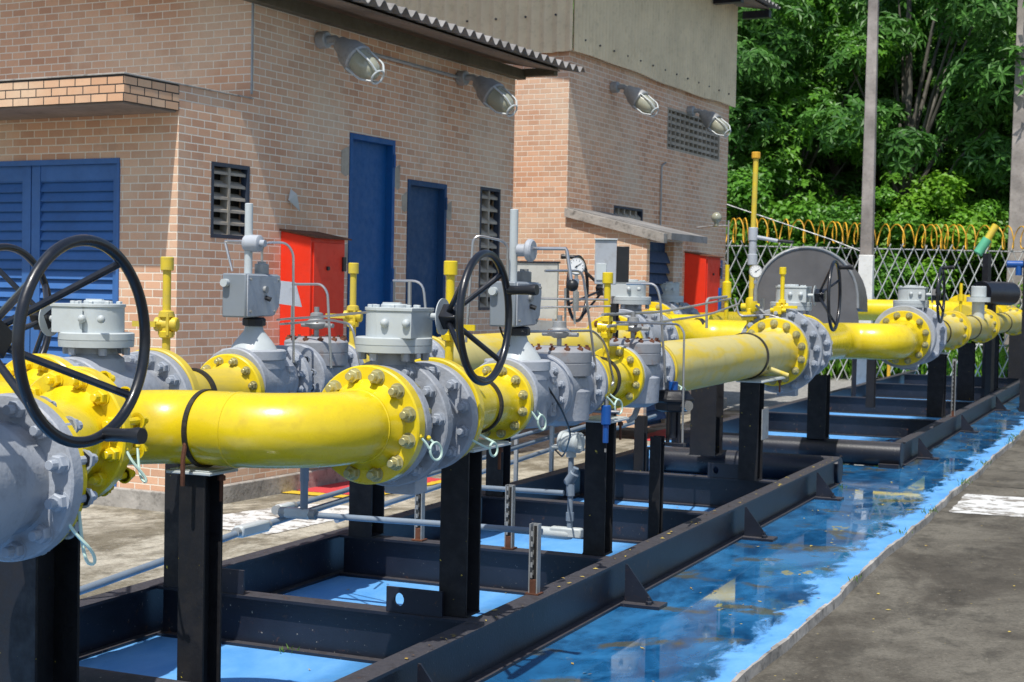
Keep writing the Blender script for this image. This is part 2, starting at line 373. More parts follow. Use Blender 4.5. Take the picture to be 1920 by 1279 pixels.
def patch(name, pts, mat, z):
    out = []
    for i in range(len(pts)):
        a, b = Vector(pts[i]), Vector(pts[(i+1) % len(pts)]); k = max(2, int((b-a).length/.05)); nrm = Vector((-(b-a).y, (b-a).x)).normalized()
        for j in range(k): out.append(a.lerp(b, j/k)+nrm*random.uniform(-.012, .012)*(1 if j else 0))
    pts = out
    struct(name, MB().add([(p[0], p[1], z) for p in pts], [tuple(range(len(pts)))]), mat, smooth=False)
patch('white_floor_marking', [(-1.60, 12.9), (1.4, 12.95), (1.5, 14.35), (-1.62, 14.2)], 'whitepatch', -.046)
for yj in (14.9,): patch('slab_joint', [(-1.6, yj), (6, yj+.05), (6, yj+.065), (-1.6, yj+.013)], 'dark', -.047)
patch('white_slab_marking', [(-6.55, 9.0), (-5.62, 8.9), (-5.5, 10.5), (-6.2, 10.3)], 'whitepatch', -.002)
patch('red_floor_marking', [(-6.72, 10.95), (-6.0, 10.95), (-5.93, 12.3), (-6.35, 12.4), (-6.9, 12.0)], 'redpatch', -.002)
patch('yellow_floor_marking', [(-6.75, 10.75), (-5.9, 10.75), (-5.82, 12.4), (-5.92, 12.4), (-5.98, 10.9), (-6.75, 10.9)], 'yellowline', .002)
patch('red_floor_marking', [(-5.75, 17.0), (-5.45, 16.8), (-5.4, 18.4), (-5.8, 18.4)], 'redpatch', -.002)

# ---------------------------------------------------------------- skids
def ibeam(mb, a, b, h=.245, wd=.11, tf=.014, tw=.010, z0=0):
    a = Vector(a); b = Vector(b); d = (b-a).normalized(); x = Vector((d.y, -d.x, 0))
    def bar(o, sx, sz):
        p = [a+x*(sx[0])+Vector((0, 0, sz[0])), a+x*(sx[1])+Vector((0, 0, sz[0])), a+x*(sx[1])+Vector((0, 0, sz[1])), a+x*(sx[0])+Vector((0, 0, sz[1]))]
        mb.prism(p, (0, 0, 0), b-a)
    bar(0, (-wd/2, wd/2), (z0+h-tf, z0+h)); bar(0, (-wd/2, wd/2), (z0, z0+tf)); bar(0, (-tw/2, tw/2), (z0+tf, z0+h-tf))
    return mb
def gusset_foot(parent, x, y, h=.22):
    g = MB().prism([Vector((0, 0, .018)), Vector((.17, 0, .018)), Vector((.012, 0, h)), Vector((0, 0, h))], (0, -.006, 0), (0, .006, 0))
    g.bb((.0, -.075, .0), (.22, .075, .018)).hexnut((.15, -.04, .018), (0, 0, 1), .018, .02).cyl((.15, -.04, .02), (.15, -.04, .06), .009, n=8)
    return g.build('anchor_foot', 'blackbeam', parent, loc=(x, y, 0))
sk = thing('skid_frame', 'black steel base frame under the nearest yellow pipe run, closest to the camera', 'skid frame', (-3.6, 9, 0), 0, 'black skid frames')
ox, oy = -3.6, 9
R_ = lambda x, y, z=0: (x-ox, y-oy, z)
ibeam(MB(), R_(-2.735, 2.2), R_(-2.735, 13.8)).build('front_beam', 'blackbeam', sk)
ibeam(MB(), R_(-4.50, 4.1), R_(-4.50, 13.8)).build('rear_beam', 'blackbeam', sk)
for yy in (6.1, 7.87, 9.85, 11.82):
    ibeam(MB(), R_(-4.446, yy), R_(-2.789, yy), .243).build('cross_beam', 'blackbeam', sk)
for yy in (4.60, 13.93):
    MB().cyl(R_(-4.45, yy, .125), R_(-2.70, yy, .125), .122, n=28, ch=.008).build('end_tube', 'blackbeam', sk)
for yy in (5.35, 7.86, 10.42, 12.8): gusset_foot(sk, -2.68-ox, yy-oy)
# lifting lugs
def lug(x, yy):
    o = bpy.data.objects.new('lifting_lug', None)
    b = MB(); pts = []; hx = .0
    for q in [(-.14, 0), (.14, 0), (.14, .115), (-.125, .115), (-.14, .10)]: pts.append(Vector((q[0], 0, q[1])))
    hole = [(-.075+.024*cos(-2*pi*i/16), .06+.03*sin(-2*pi*i/16)) for i in range(16)]
    # plate with a real hole: ring of quads between outline and hole
    outer = []; angs = [-2*pi*i/16 for i in range(16)]
    for cx_, cz_ in ((.14+.075, .115-.06), (.14+.075, -.06), (-.14+.075, -.06), (-.14+.075, .115-.06)):
        ca = atan2(cz_, cx_); ca = ca if ca <= 0 else ca-2*pi
        k_ = min(range(16), key=lambda i: abs(angs[i]-ca)); angs[k_] = ca
    hole = [(-.075+.024*cos(a), .06+.03*sin(a)) for a in angs]
    for i in range(16):
        a = angs[i]; d = (cos(a), sin(a)); t = 9
        for (c0, lim) in ((d[0], .14+.075 if d[0] > 0 else -.14+.075), (d[1], .115-.06 if d[1] > 0 else -.06)):
            if abs(c0) > 1e-6: t = min(t, lim/c0)
        outer.append((-.075+d[0]*t, .06+d[1]*t))
    for s_ in (-.006, .006):
        vs = [(p[0], s_, p[1]) for p in outer]+[(p[0], s_, p[1]) for p in hole]
        b.add(vs, [(i, (i+1) % 16, 16+(i+1) % 16, 16+i) for i in range(16)])
    b.add([(p[0], -.006, p[1]) for p in hole]+[(p[0], .006, p[1]) for p in hole], [(i, (i+1) % 16, 16+(i+1) % 16, 16+i) for i in range(16)])
    b.add([(p[0], -.006, p[1]) for p in outer]+[(p[0], .006, p[1]) for p in outer], [(i, (i+1) % 16, 16+(i+1) % 16, 16+i) for i in range(16)])
    return b.build('lifting_lug', 'blackbeam', sk, loc=(x-ox, yy-oy, .244))
lug(-3.06, 6.06); lug(-4.10, 6.06); lug(-3.2, 11.78)

sk2 = thing('skid_frame', 'black steel base frame behind the nearer one, towards the fence', 'skid frame', (-3.5, 24, 0), 0, 'black skid frames')
ox, oy = -3.5, 24
ibeam(MB(), R_(-2.455, 15.75), R_(-2.455, 35)).build('front_beam', 'blackbeam', sk2)
ibeam(MB(), R_(-4.72, 15.75), R_(-4.72, 35)).build('rear_beam', 'blackbeam', sk2)
for yy in (18.9, 22.6, 26.6, 30.2, 34.9): ibeam(MB(), R_(-4.666, yy), R_(-2.509, yy), .243).build('cross_beam', 'blackbeam', sk2)
MB().cyl(R_(-4.8, 15.6, .13), R_(-2.41, 15.6, .13), .125, n=28, ch=.008).build('end_tube', 'blackbeam', sk2)
MB().bb(R_(-2.62, 15.45, 0.0), R_(-2.42, 15.7, .04)).build('foot_pad', 'blackbeam', sk2)
for yy in (16.6, 20.3, 24.6, 29.5): gusset_foot(sk2, -2.40-ox, yy-oy)

# support posts -------------------------------------------------
def post(x, yy, z0, ztop, label, wd=.14, plate=None, rz=0, rear=False, band=None):
    t = thing('support_post', label, 'post', (x, yy, z0), rz, 'black steel pipe support posts'); H = ztop-z0
    c = MB()
    for s_ in (-1, 1): c.bb((-wd/2, s_*wd/2-.006, 0), (wd/2, s_*wd/2+.006, H))
    c.bb((-.005, -wd/2+.006, 0), (.005, wd/2-.006, H)); c.build('column', 'blackpost', t, bevel=.002)
    MB().bb((-wd*.53, -wd*.53, -.0), (wd*.53, wd*.53, .008)).build('base_plate', 'black', t)
    if plate:
        px, py = plate; MB().bb((-px/2, -.09, H), (px/2, py-.09, H+.012)).bb((-px/2+.01, -.08, H+.0125), (px/2-.01, py-.10, H+.018)).build('top_plate', 'lightgrey', t, bevel=.003)
        for k in (-1, 1): MB().cyl((k*(px/2-.03), py-.16, H-.11), (k*(px/2-.03), py-.16, H+.0), .008, n=8).hexnut((k*(px/2-.03), py-.16, H-.03), (0, 0, 1), .016, .02).build('clamp_bolt', 'rust', t)
    return t
def band(parent, y0, R, wd=.025, r2=None):
    return MB().lathe((0, y0, 0), (0, 1, 0), [(0, R), (0, R+.012), (wd, R+.012), (wd, R)], 48, closed=True).build('clamp_band', 'band', parent)

# ---------------------------------------------------------------- pipe parts (local frame: +y along the pipe, z up)
BC = {}
def bolt_mesh(L, s, mat, rusty=False):
    k = (round(L, 3), s, mat)
    if k not in BC:
        b = MB(); r = .0225*s; h = .024*s
        b.cyl((0, -h-.022*s, 0), (0, L+h+.02*s, 0), .0125*s, n=10, ch=.002)
        for j, (yy, d) in enumerate(((0, -1), (L, 1))):
            b.hexnut((0, yy, 0), (0, d, 0), r, h, ph=.3+j); b.lathe((0, yy, 0), (0, d, 0), [(0, r*1.18), (.004, r*1.18)], 16)
        BC[k] = b.mesh('bolt', mat, ang=30)
    return BC[k]
def bolts(parent, ya, yb, Rb, n, s=1, mat='bolt', cx=0, cz=0, ph=.5, a0=0, a1=None):
    me = bolt_mesh(yb-ya, s, mat)
    for i in range(n):
        a = 2*pi*(i+ph)/n
        o = bpy.data.objects.new('bolt', me); COL.objects.link(o); o.parent = parent; o.location = (cx+Rb*cos(a), ya, cz+Rb*sin(a)); o.rotation_euler = (0, random.uniform(0, 1), 0)
def flange(parent, y0, y1, R, mat='yellow', rin=.1, cx=0, cz=0, hub=0, hr=0, name='flange'):
    c = .006; pr = [(y0, rin), (y0, R-c), (y0+c, R), (y1-c, R), (y1, R-c), (y1, rin)]
    b = MB().lathe((cx, 0, cz), (0, 1, 0), pr, 64, closed=True)
    if hub > 0: b.lathe((cx, 0, cz), (0, 1, 0), [(y1-.001, hr+.035), (y1+.01, hr+.03), (y1+hub*.6, hr+.008), (y1+hub, hr)], 48)
    if hub < 0: b.lathe((cx, 0, cz), (0, 1, 0), [(y0+hub, hr), (y0+hub*.6, hr+.008), (y0-.01, hr+.03), (y0+.001, hr+.035)], 48)
    return b.build(name, mat, parent)
def bond(parent, p0, p1, side=(.10, 0, -.02), drop=.12, coil=0):
    p0 = Vector(p0); p1 = Vector(p1); s_ = Vector(side); dn = Vector((0, 0, -drop))
    mid = (p0+p1)/2
    pts = [p0, p0+s_*.5+dn*.3, mid+s_+dn*.7, mid+s_*1.1+dn, mid+s_*.6+dn*1.05]
    if coil:
        c = mid+s_*.8+dn*.6; ex = Vector((0, 1, 0)).lerp(s_.normalized(), .3).normalized(); ez = Vector((0, 0, 1)); r = coil
        pts = [p0, p0+s_*.4+dn*.2]+[c+ex*(r*cos(a))+ez*(r*sin(a)) for a in [pi-2*pi*1.3*j/18 for j in range(19)]]+[p1+s_*.4+dn*.2]
    pts.append(p1)
    # smooth it
    for _ in range(2):
        q = [pts[0]]
        for i in range(len(pts)-1): q += [pts[i].lerp(pts[i+1], .25), pts[i].lerp(pts[i+1], .75)]
        q.append(pts[-1]); pts = q
    MB().tube(pts, .0052, 6).build('bonding_wire', 'wirew', parent)
    for p in (p0, p1): MB().sphere(p, .011, 8).build('wire_lug', 'yellow', parent)

def ball_valve(label, loc, rz=0, s=1.0, side=1, y_near=-.29, y_far=.29, Rf=.235, Rj=.25, wheel=.277, wheel_x=.32, wheel_z=.44, gz=.45, nb=16, spin=.6, grp='grey ball valves with gearboxes', sticker=False, gear_y=0, grip=None, shaft=-.06, lift=.055):
    t = thing('ball_valve', label, 'valve', loc, rz, grp)
    S_ = s; pr = [(y_near, .11), (y_near, Rf-.006), (y_near+.006, Rf), (y_near+.05, Rf), (y_near+.055, Rf-.006), (y_near+.057, .158*S_), (y_near+.10*S_, .155*S_),
                  (y_near+.138*S_, .165*S_), (y_near+.14*S_, Rj-.006), (y_near+.146*S_, Rj), (y_near+.195*S_, Rj), (y_near+.20*S_, Rj-.006), (y_near+.205*S_, .205*S_),
                  (y_far-.18*S_, .19*S_), (y_far-.11*S_, .160*S_), (y_far-.062, .16*S_), (y_far-.057, Rf-.006), (y_far-.05, Rf), (y_far-.006, Rf), (y_far, Rf-.006), (y_far, .11)]
    MB().lathe((0, 0, 0), (0, 1, 0), pr, 64, closed=True).build('valve_body', 'greybody', t)
    MB().bb((-.07*S_, -.07*S_, -Rj-.045), (.07*S_, .05*S_, -.19*S_)).build('body_foot', 'greybody', t, bevel=.004)
    bolts(t, y_near+.14*S_, y_near+.206*S_, Rj-.036*S_, nb, 1.15*S_, 'boltgrey', ph=.2)
    bolts(t, y_far-.057, y_far+.05, Rf-.036, nb, 1.15*S_, 'boltgrey')
    gy = gear_y; g0 = gz-.17*S_
    MB().lathe((0, gy, 0), (0, 0, 1), [(.12*S_, .13*S_), (.215*S_, .115*S_), (.235*S_, .088*S_), (g0, .082*S_)], 32).build('stem_neck', 'greybody', t)
    p = MB().lathe((0, gy, 0), (0, 0, 1), [(g0, .13*S_), (g0+.003, .155*S_), (g0+.030*S_, .157*S_), (g0+.031*S_, .153*S_), (g0+.034*S_, .157*S_), (g0+.06*S_, .157*S_), (g0+.064*S_, .15*S_)], 48)
    p.build('mounting_plate', 'lightgrey', t)
    for i in range(6):
        a = 2*pi*i/6+.3; MB().hexnut((.128*S_*cos(a), gy+.128*S_*sin(a), g0), (0, 0, -1), .017*S_, .03*S_).build('plate_bolt', 'boltgrey', t)
    h0 = g0+.062*S_; h1 = h0+.108*S_
    # gearbox: half round housing with a flat shaft side
    poly = []; rr = .115*S_
    for i in range(19):
        a = -pi/2*1.15+pi*1.15*i/18; poly.append(Vector((-side*(rr*cos(a)), gy+rr*sin(a), 0)))
    poly += [Vector((side*.135*S_, gy+.08*S_, 0)), Vector((side*.135*S_, gy-.125*S_, 0)), Vector((-side*.02, gy-.125*S_, 0))]
    MB().prism(poly, (0, 0, h0), (0, 0, h1)).build('gearbox', 'lightgrey', t, bevel=.006*S_)
    b = MB().prism([Vector((v.x*1.04, gy+(v.y-gy)*1.04, 0)) for v in poly], (0, 0, h1), (0, 0, h1+.014*S_))
    b.build('gearbox_cover', 'lightgrey', t, bevel=.003)
    for i in range(9):
        a = 2*pi*i/9+.2; MB().hexnut((.098*S_*cos(a), gy+.098*S_*sin(a), h1+.013*S_), (0, 0, 1), .011*S_, .012).build('cover_bolt', 'lightgrey', t)
    MB().cyl((0, gy, h1+.01), (0, gy, h1+.028*S_), .055*S_, n=24, ch=.004).bb((-.05*S_, gy-.008, h1+.02), (.03*S_, gy+.008, h1+.034)).build('position_cap', 'lightgrey', t)
    for q_ in (.02, .115): MB().sphere((q_, gy-.13*S_, h0+.06*S_), .018*S_, 10).build('stop_bolt', 'lightgrey', t)
    hz = h0+lift*S_; hy = gy+shaft*S_
    gd = MB()
    gd.cyl((side*.13*S_, hy, hz), (side*.19*S_, hy, hz), .014*S_, n=12).cyl((side*.188*S_, hy, hz), (side*.192*S_, hy, hz), .075*S_, n=32)
    gd.build('indicator_disc', 'lightgrey', t)
    hw = bpy.data.objects.new('handwheel', None)
    wx = side*wheel_x; c = Vector((wx, hy, hz)); hub = Vector((side*.225*S_, hy, hz))
    rim = MB().torus(c, (1, 0, 0), wheel, .0158, 72, 12).build('handwheel', 'wheel', t)
    for k in range(4):
        a = spin+2*pi*k/4; e = c+Vector((0, cos(a)*wheel, sin(a)*wheel)); q = hub+Vector((0, cos(a)*.03, sin(a)*.03)); MB().tube([q, e], .0115, 10).build('spoke', 'wheel', rim)
    MB().box(hub, (.075*S_, .075*S_, .075*S_), R=Matrix.Rotation(spin, 3, 'X')).cyl((side*.185*S_, hy, hz), hub, .026*S_, n=16).build('hub', 'wheel', rim, bevel=.004)
    ga = spin+2.2 if grip is None else grip; e = c+Vector((0, cos(ga)*wheel, sin(ga)*wheel))
    MB().lathe(e, (side, -.12, .03), [(0, .014), (.01, .02), (.05, .0185), (.10, .020), (.125, .024), (.14, .022)], 16).build('grip', 'rubber', rim)
    return t

def elbow_pts(c, a0, a1, R, z=0, n=14): return [Vector((c[0]+R*cos(a0+(a1-a0)*i/n), c[1]+R*sin(a0+(a1-a0)*i/n), z)) for i in range(n+1)]

# ----- run A -----
RA = math.atan2(.29, 8.6)     # the run leans slightly left of +y
def XA(y): return -2.86-(y-5.3)*.29/8.6
GA = 'yellow pipe spools and elbows'
# inlet valve at the bottom left edge
v = ball_valve('big grey ball valve cut by the left edge, with the nearest black handwheel', (-3.29, 3.42, 1.09), RA, 1.12, 1, -.36, .33, .262, .262, .276, .575, .44, .51, 12, .93, gear_y=-.02, grip=-1.25)
MB().bb((.02, -.262, .20), (.09, -.25, .24)).build('terminal_block', 'bluevalve', v)
t = thing('pipe_spool', 'short yellow flanged spool behind the big grey valve at the lower left', 'pipe', (-3.33, 3.752, 1.09), RA, GA)
flange(t, 0, .055, .262); MB().lathe((0, 0, 0), (0, 1, 0), [(.05, .17), (.1, .15)], 40)
b = MB(); prof = []
N = 40
A_ = [(Vector((0, .05, 0)), .185), (Vector((-.02, .12, .012)), .158), (Vector((-.24, .56, .05)), .150), (Vector((-.27, .66, .055)), .185)]
b.tube([p for p, r in A_], [r for p, r in A_], 40).build('neck', 'yellow', t)
flange(t, .655, .70, .245, cx=-.28, cz=.057)
bolts(t, .655, .79, .208, 12, 1.2, 'yellow', cx=-.28, cz=.057)
bond(t, (.235, -.03, -.105), (.245, .03, -.09), (.07, .02, -.03), .13)
bond(t, (-.045, .675, .02), (-.045, .745, .025), (.06, 0, -.05), .07)
# Z offset pipe: flange, elbow, cross pipe, elbow, flange
t = thing('offset_pipe', 'large glossy yellow pipe crossing the foreground between two elbows', 'pipe', (-3.665, 4.46, 1.15), 0, GA)
flange(t, .0, .045, .245, cx=.0); OD = .142
pth = [Vector((0, .03, 0)), Vector((0, .10, 0))]+elbow_pts((.30, .10), pi, pi/2, .30)+elbow_pts((.47, .72), -pi/2, 0, .32)+[Vector((.79, .76, .01))]
for i, p in enumerate(pth): p.z = .015*i/len(pth)
MB().tube(pth, OD, 48).build('pipe_wall', 'yellow', t)
for x_ in (.305, .455): MB().lathe((x_, .40, .007), (1, 0, 0), [(-.006, OD-.002), (-.003, OD+.0028), (.003, OD+.0028), (.006, OD-.002)], 64).build('weld_seam', 'yellow', t)
MB().lathe((.79, .715, .014), (0, 1, 0), [(-.006, OD-.002), (-.003, OD+.003), (.003, OD+.003), (.006, OD-.002)], 64).build('weld_seam', 'yellow', t)
flange(t, .78, .84, .235, cx=.79, cz=.015, hub=-.06, hr=.145)
bolts(t, .78, .90, .197, 12, 1.2, 'bolt', cx=.79, cz=.015)
bond(t, (1.02, .80, -.02), (1.025, .865, -.03), (.05, .03, -.03), .05, coil=.035)
MB().lathe((.30, .40, .005), (1, 0, 0), [(0, OD), (0, OD+.008), (.02, OD+.008), (.02, OD)], 48, closed=True).build('clamp_band', 'band', t)
MB().tube([(.31, .40-.135, -.04), (.31, .40-.15, -.10), (.31, .40-.15, -.20)], .009, 8).build('clamp_rod', 'rust', t)
post(-3.375, 4.86, .0, .985, 'near black post carrying the large yellow crossing pipe', .115, (.20, .19))
post(-3.63, 4.22, .0, .93, 'wide black post under the large grey valve at the lower left', .22, None)
# valve 2
ball_valve('grey ball valve with the centre handwheel, bolted to the foreground elbow', (XA(5.66)-.02, 5.64, 1.16), RA, 1.0, 1, -.33, .20, .235, .262, .258, .375, .44, .452, 12, .78, gear_y=-.15, grip=.45, shaft=.06, lift=.088)
b = MB().bb((-.06, -.12, -.30), (.06, .0, -.22)); 
t = thing('reducer_spool', 'short yellow reducer spool with band clamp right of the foreground ball valve', 'pipe', (XA(5.84)-.015, 5.842, 1.175), RA, GA)
flange(t, 0, .055, .235)
MB().lathe((0, 0, 0), (0, 1, 0), [(.05, .15), (.09, .143), (.30, .128), (.36, .122), (.66, .122), (.71, .13), (.745, .148)], 48).build('pipe_wall', 'yellow', t)
flange(t, .74, .79, .183); bolts(t, .74, .845, .151, 12, .9, 'bolt')
band(t, .50, .122)
bond(t, (.20, -.03, -.10), (.205, .03, -.08), (.08, .10, -.04), .05, coil=.03)
bond(t, (.17, .765, -.03), (.175, .825, -.03), (.05, .03, -.05), .04, coil=.035)
post(-2.89, 6.17, .245, .985, 'black post in the centre under the reducer spool, third from the left', .135, (.20, .42))

def slam_shut(label, loc, rz, lever=1):
    t = thing('slam_shut_valve', label, 'valve', loc, rz, 'grey slam shut valves with actuator boxes')
    MB().lathe((0, 0, 0), (0, 1, 0), [(0, .08), (0, .176), (.006, .182), (.045, .182), (.05, .176), (.052, .15), (.30, .158), (.38, .155), (.42, .14), (.445, .13), (.448, .176), (.452, .182), (.49, .182), (.495, .176), (.495, .08)], 56, closed=True).build('valve_body', 'greybody', t)
    bolts(t, .448, .55, .150, 12, .85, 'boltgrey')
    MB().lathe((0, .20, 0), (0, 0, 1), [(-.16, .12), (-.15, .15), (.0, .152), (.07, .152), (.075, .158), (.118, .158)], 40).build('bonnet', 'greybody', t)
    MB().lathe((0, .20, 0), (0, 0, 1), [(.118, .15), (.12, .163), (.162, .163), (.168, .157), (.169, .11)], 48).build('bonnet_flange', 'grey', t)
    MB().lathe((0, .20, 0), (0, 0, 1), [(.165, .118), (.18, .112), (.21, .092), (.262, .05), (.29, .042)], 40).build('dome', 'lightgrey', t)
    MB().lathe((0, .20, 0), (0, 0, 1), [(.285, .05), (.29, .06), (.32, .06), (.33, .05)], 10).build('collar', 'blackbeam', t)
    q = [(.03, .33), (.31, .335), (.355, .38), (.375, .50), (.36, .548), (.03, .548)]
    MB().prism([Vector((0, a_, z_)) for a_, z_ in q], (-.085, 0, 0), (.05, 0, 0)).build('actuator_box', 'boxgrey', t, bevel=.008)
    q = [(.036, .336), (.306, .341), (.349, .384), (.368, .50), (.354, .542), (.036, .542)]
    MB().prism([Vector((0, a_, z_)) for a_, z_ in q], (.0505, 0, 0), (.058, 0, 0)).build('box_cover', 'grey', t, bevel=.003)
    for yy, zz in ((.06, .36), (.30, .36), (.06, .52), (.34, .52)): MB().cyl((.058, yy, zz), (.066, yy, zz), .007, n=8).build('cover_screw', 'steel', t)
    MB().cyl((.058, .20, .47), (.072, .20, .47), .018, n=14).build('indicator', 'galv', t)
    MB().cyl((.058, .21, .43), (.085, .215, .42), .012, n=10).build('indicator_knob', 'rubber', t)
    MB().cyl((-.06, .035, .50), (-.06, .0, .50), .020, n=14).build('cable_gland', 'lightgrey', t)
    MB().cyl((.0, .27, .545), (.0, .27, .60), .036, n=20, ch=.004).hexnut((.0, .27, .60), (0, 0, 1), .022, .012).build('diaphragm_head', 'galv', t)
    MB().cyl((-.02, .17, .54), (-.02, .17, .90), .0205, n=16, ch=.003).build('riser_tube', 'lightgrey', t)
    if lever > 0:
        MB().cyl((.0, .17, .70), (.05, .17, .70), .03, n=20, ch=.004).cyl((.05, .17, .70), (.085, .17, .70), .055, n=20, ch=.008).build('gear_head', 'grey', t)
        MB().tube([(.08, .17, .71), (.25, .17, .71), (.255, .17, .70), (.285, .16, .55)], .009, 10).build('lever', 'steel', t)
        MB().sphere((.29, .16, .535), .030, 14).build('lever_knob', 'rubber', t)
    else:
        MB().lathe((.05, .17, .70), (-1, 0, 0), [(0, .034), (.005, .042), (.08, .044), (.09, .036)], 24).build('gear_head', 'grey', t)
        MB().cyl((.045, .17, .70), (.075, .17, .70), .018, n=14).build('gear_cap', 'grey', t)
        MB().tube([(-.04, .17, .71), (-.155, .17, .71), (-.15, .165, .70), (-.10, .15, .56)], .007, 8).build('lever', 'steel', t)
    a = Vector((.0, .27, .60))
    if lever < 0: pts = [a, (.0, .27, .71), (.10, .34, .71), (.13, .36, .66), (.14, .36, .10)]
    else: pts = [(-.03, .12, .55), (-.03, .12, .74), (-.17, .02, .77), (-.19, .0, .25)]
    MB().tube(pts, .0065, 8, fil=.05).build('loop_tube', 'steel', t)
    pl = MB().bb((.12, .285, -.11), (.150, .355, .085))
    for j in range(5):
        zz = -.09+.035*j; pl.bb((.15, .297, zz), (.155, .345, zz+.008)).bb((.15, .297, zz), (.155, .303, zz+.022))
    pl.build('cast_plate', 'greybody', t)
    return t
def regulator(label, loc, rz, big=1.0, pilot=True):
    t = thing('pressure_regulator', label, 'regulator', loc, rz, 'grey pressure regulators with bolted covers')
    L = .46*big
    MB().lathe((0, 0, 0), (0, 1, 0), [(0, .08), (0, .176), (.006, .182), (.045, .182), (.05, .176), (.052, .12), (L/2, .15), (L-.055, .12), (L-.05, .176), (L-.045, .182), (L-.006, .182), (L, .176), (L, .08)], 56, closed=True).build('valve_body', 'greybody', t)
    bolts(t, L-.05, L+.05, .150, 12, .85, 'boltgrey')
    c = L/2
    MB().lathe((0, c, 0), (0, 0, 1), [(-.20, .10), (-.17, .165), (-.02, .17), (.0, .148), (.05, .148)], 48).build('bonnet', 'greybody', t)
    MB().lathe((0, c, 0), (0, 0, 1), [(.06, .16), (.063, .172), (.125, .174), (.129, .17), (.133, .174), (.185, .174), (.195, .165), (.212, .12), (.213, .02)], 56).build('bonnet_cover', 'greyrust', t)
    for i in range(12):
        a = 2*pi*i/12+.1; x, yy = .152*cos(a), c+.152*sin(a)
        MB().hexnut((x, yy, .190), (0, 0, 1), .0165, .02).cyl((x, yy, .20), (x, yy, .220), .008, n=8).build('cover_nut', 'rust', t)
    if pilot:
        MB().cyl((0, c, .20), (0, c, .255), .013, n=12).lathe((0, c, .255), (0, 0, 1), [(0, .03), (.02, .062), (.028, .066), (.036, .062), (.055, .038), (.085, .034), (.09, .02)], 20).build('pilot_head', 'galv', t)
        for i in range(6):
            a = pi*i/3; MB().hexnut((.055*cos(a), c+.055*sin(a), .286), (0, 0, 1), .009, .014).build('pilot_nut', 'rust', t)
        MB().cyl((-.10, c+.02, .275), (.11, c-.02, .275), .012, n=10).cyl((0, c, .335), (0, c, .375), .014, n=10).build('pilot_fitting', 'galv', t)
    return t
yA = 6.635
slam_shut('grey valve with actuator box and black ball lever, behind the centre handwheel', (XA(yA), yA, 1.20), RA, 1)
regulator('grey regulator with rusty cover nuts right behind the centre actuator box', (XA(7.14), 7.14, 1.205), RA, 1.30)
t = thing('short_spool', 'short yellow spool with worn band clamp between the two front regulators', 'pipe', (XA(7.745), 7.745, 1.21), RA, GA)
flange(t, 0, .045, .183)
MB().lathe((0, 0, 0), (0, 1, 0), [(.04, .135), (.09, .118), (.58, .118), (.64, .135)], 48).build('pipe_wall', 'yellow', t)
flange(t, .635, .685, .183); bolts(t, .635, .74, .150, 12, .85, 'bolt'); band(t, .36, .118, .03)
bond(t, (.17, -.03, -.06), (.17, .03, -.05), (.07, .05, -.05), .05, coil=.04)
regulator('grey regulator with rust stained cover in front of the long pale yellow pipe', (XA(8.435), 8.435, 1.215), RA, 1.45)
t = thing('long_pipe', 'long pale faded yellow pipe of the front run on two black posts', 'pipe', (XA(9.108), 9.108, 1.22), RA, GA)
flange(t, 0, .045, .19, 'faded_flange')
MB().lathe((0, 0, 0), (0, 1, 0), [(.04, .125), (.10, .135), (.42, .172), (.5, .176), (3.7, .178), (3.78, .186), (3.84, .205), (3.87, .22)], 56).build('pipe_wall', 'faded', t)
flange(t, 3.86, 3.93, .295); bolts(t, 3.86, 4.01, .25, 14, 1.3, 'bolt'); band(t, 2.75, .177, .04)
bond(t, (.17, -.03, -.08), (.17, .04, -.07), (.06, .06, -.05), .04, coil=.04)
MB().cyl((.15, 2.95, -.10), (.30, 3.0, -.155), .02, n=12).build('branch_stub', 'faded', t)
post(-2.885, 7.97, .245, .985, 'black post between the centre post and the long pale pipe', .125, (.2, .3))
post(-3.0, 11.80, .245, 1.02, 'black post with a grey plate on its side under the long pale pipe', .155, (.22, .75))
post(-3.27, 15.62, .25, .90, 'black post standing on the second frame end tube, under the big bolted valve', .19, None)
t = tag(MB().bb((-.004, -.10, -.12), (.004, .10, .12)).build('grey_plate', 'galv', None, loc=(-2.90, 11.84, .69)), 'blank grey plate hung on the side of a black post below the pale pipe', 'plate')
# outlet valve of run A (larger)
ball_valve('large grey ball valve with big bolted ring at the far end of the pale pipe', (XA(13.65), 13.65, 1.225), RA, 1.2, 1, -.61, .58, .295, .375, .305, .40, .50, .555, 16, .5, gear_y=.05, grip=1.0)
t = thing('offset_pipe', 'glossy yellow crossing pipe in the middle distance, elbow on its right end', 'pipe', (-3.17, 14.235, 1.25), 0, GA)
flange(t, .0, .06, .29); OD = .19
pth = [Vector((0, .05, 0)), Vector((0, .55, 0))]+elbow_pts((.27, 1.62), pi, pi/2, .27)+elbow_pts((.29, 2.16), -pi/2, 0, .27)+[Vector((.56, 2.48, .03))]
MB().tube(pth, OD, 48).build('pipe_wall', 'yellow', t)
flange(t, 2.45, 2.53, .295, cx=.56, cz=.03, hub=-.08, hr=.19); bolts(t, 2.45, 2.61, .25, 12, 1.4, 'bolt', cx=.56, cz=.03)
ball_valve('grey ball valve with thin handwheel in front of the lattice fence', (-2.63, 17.35, 1.29), RA*.5, 1.25, 1, -.58, .55, .34, .33, .30, .33, .46, .53, 12, .9, gear_y=.0, grip=1.6)
post(-2.60, 19.4, .245, 1.03, 'black post with pierced steel strip beside it, first on the far frame', .20, (.24, .3))
y0 = 17.93
labs = ['dull yellow spool right of the fence side ball valve, nearest of three', 'second dull yellow spool of the three at the far right', 'farthest dull yellow spool cut by the right edge']
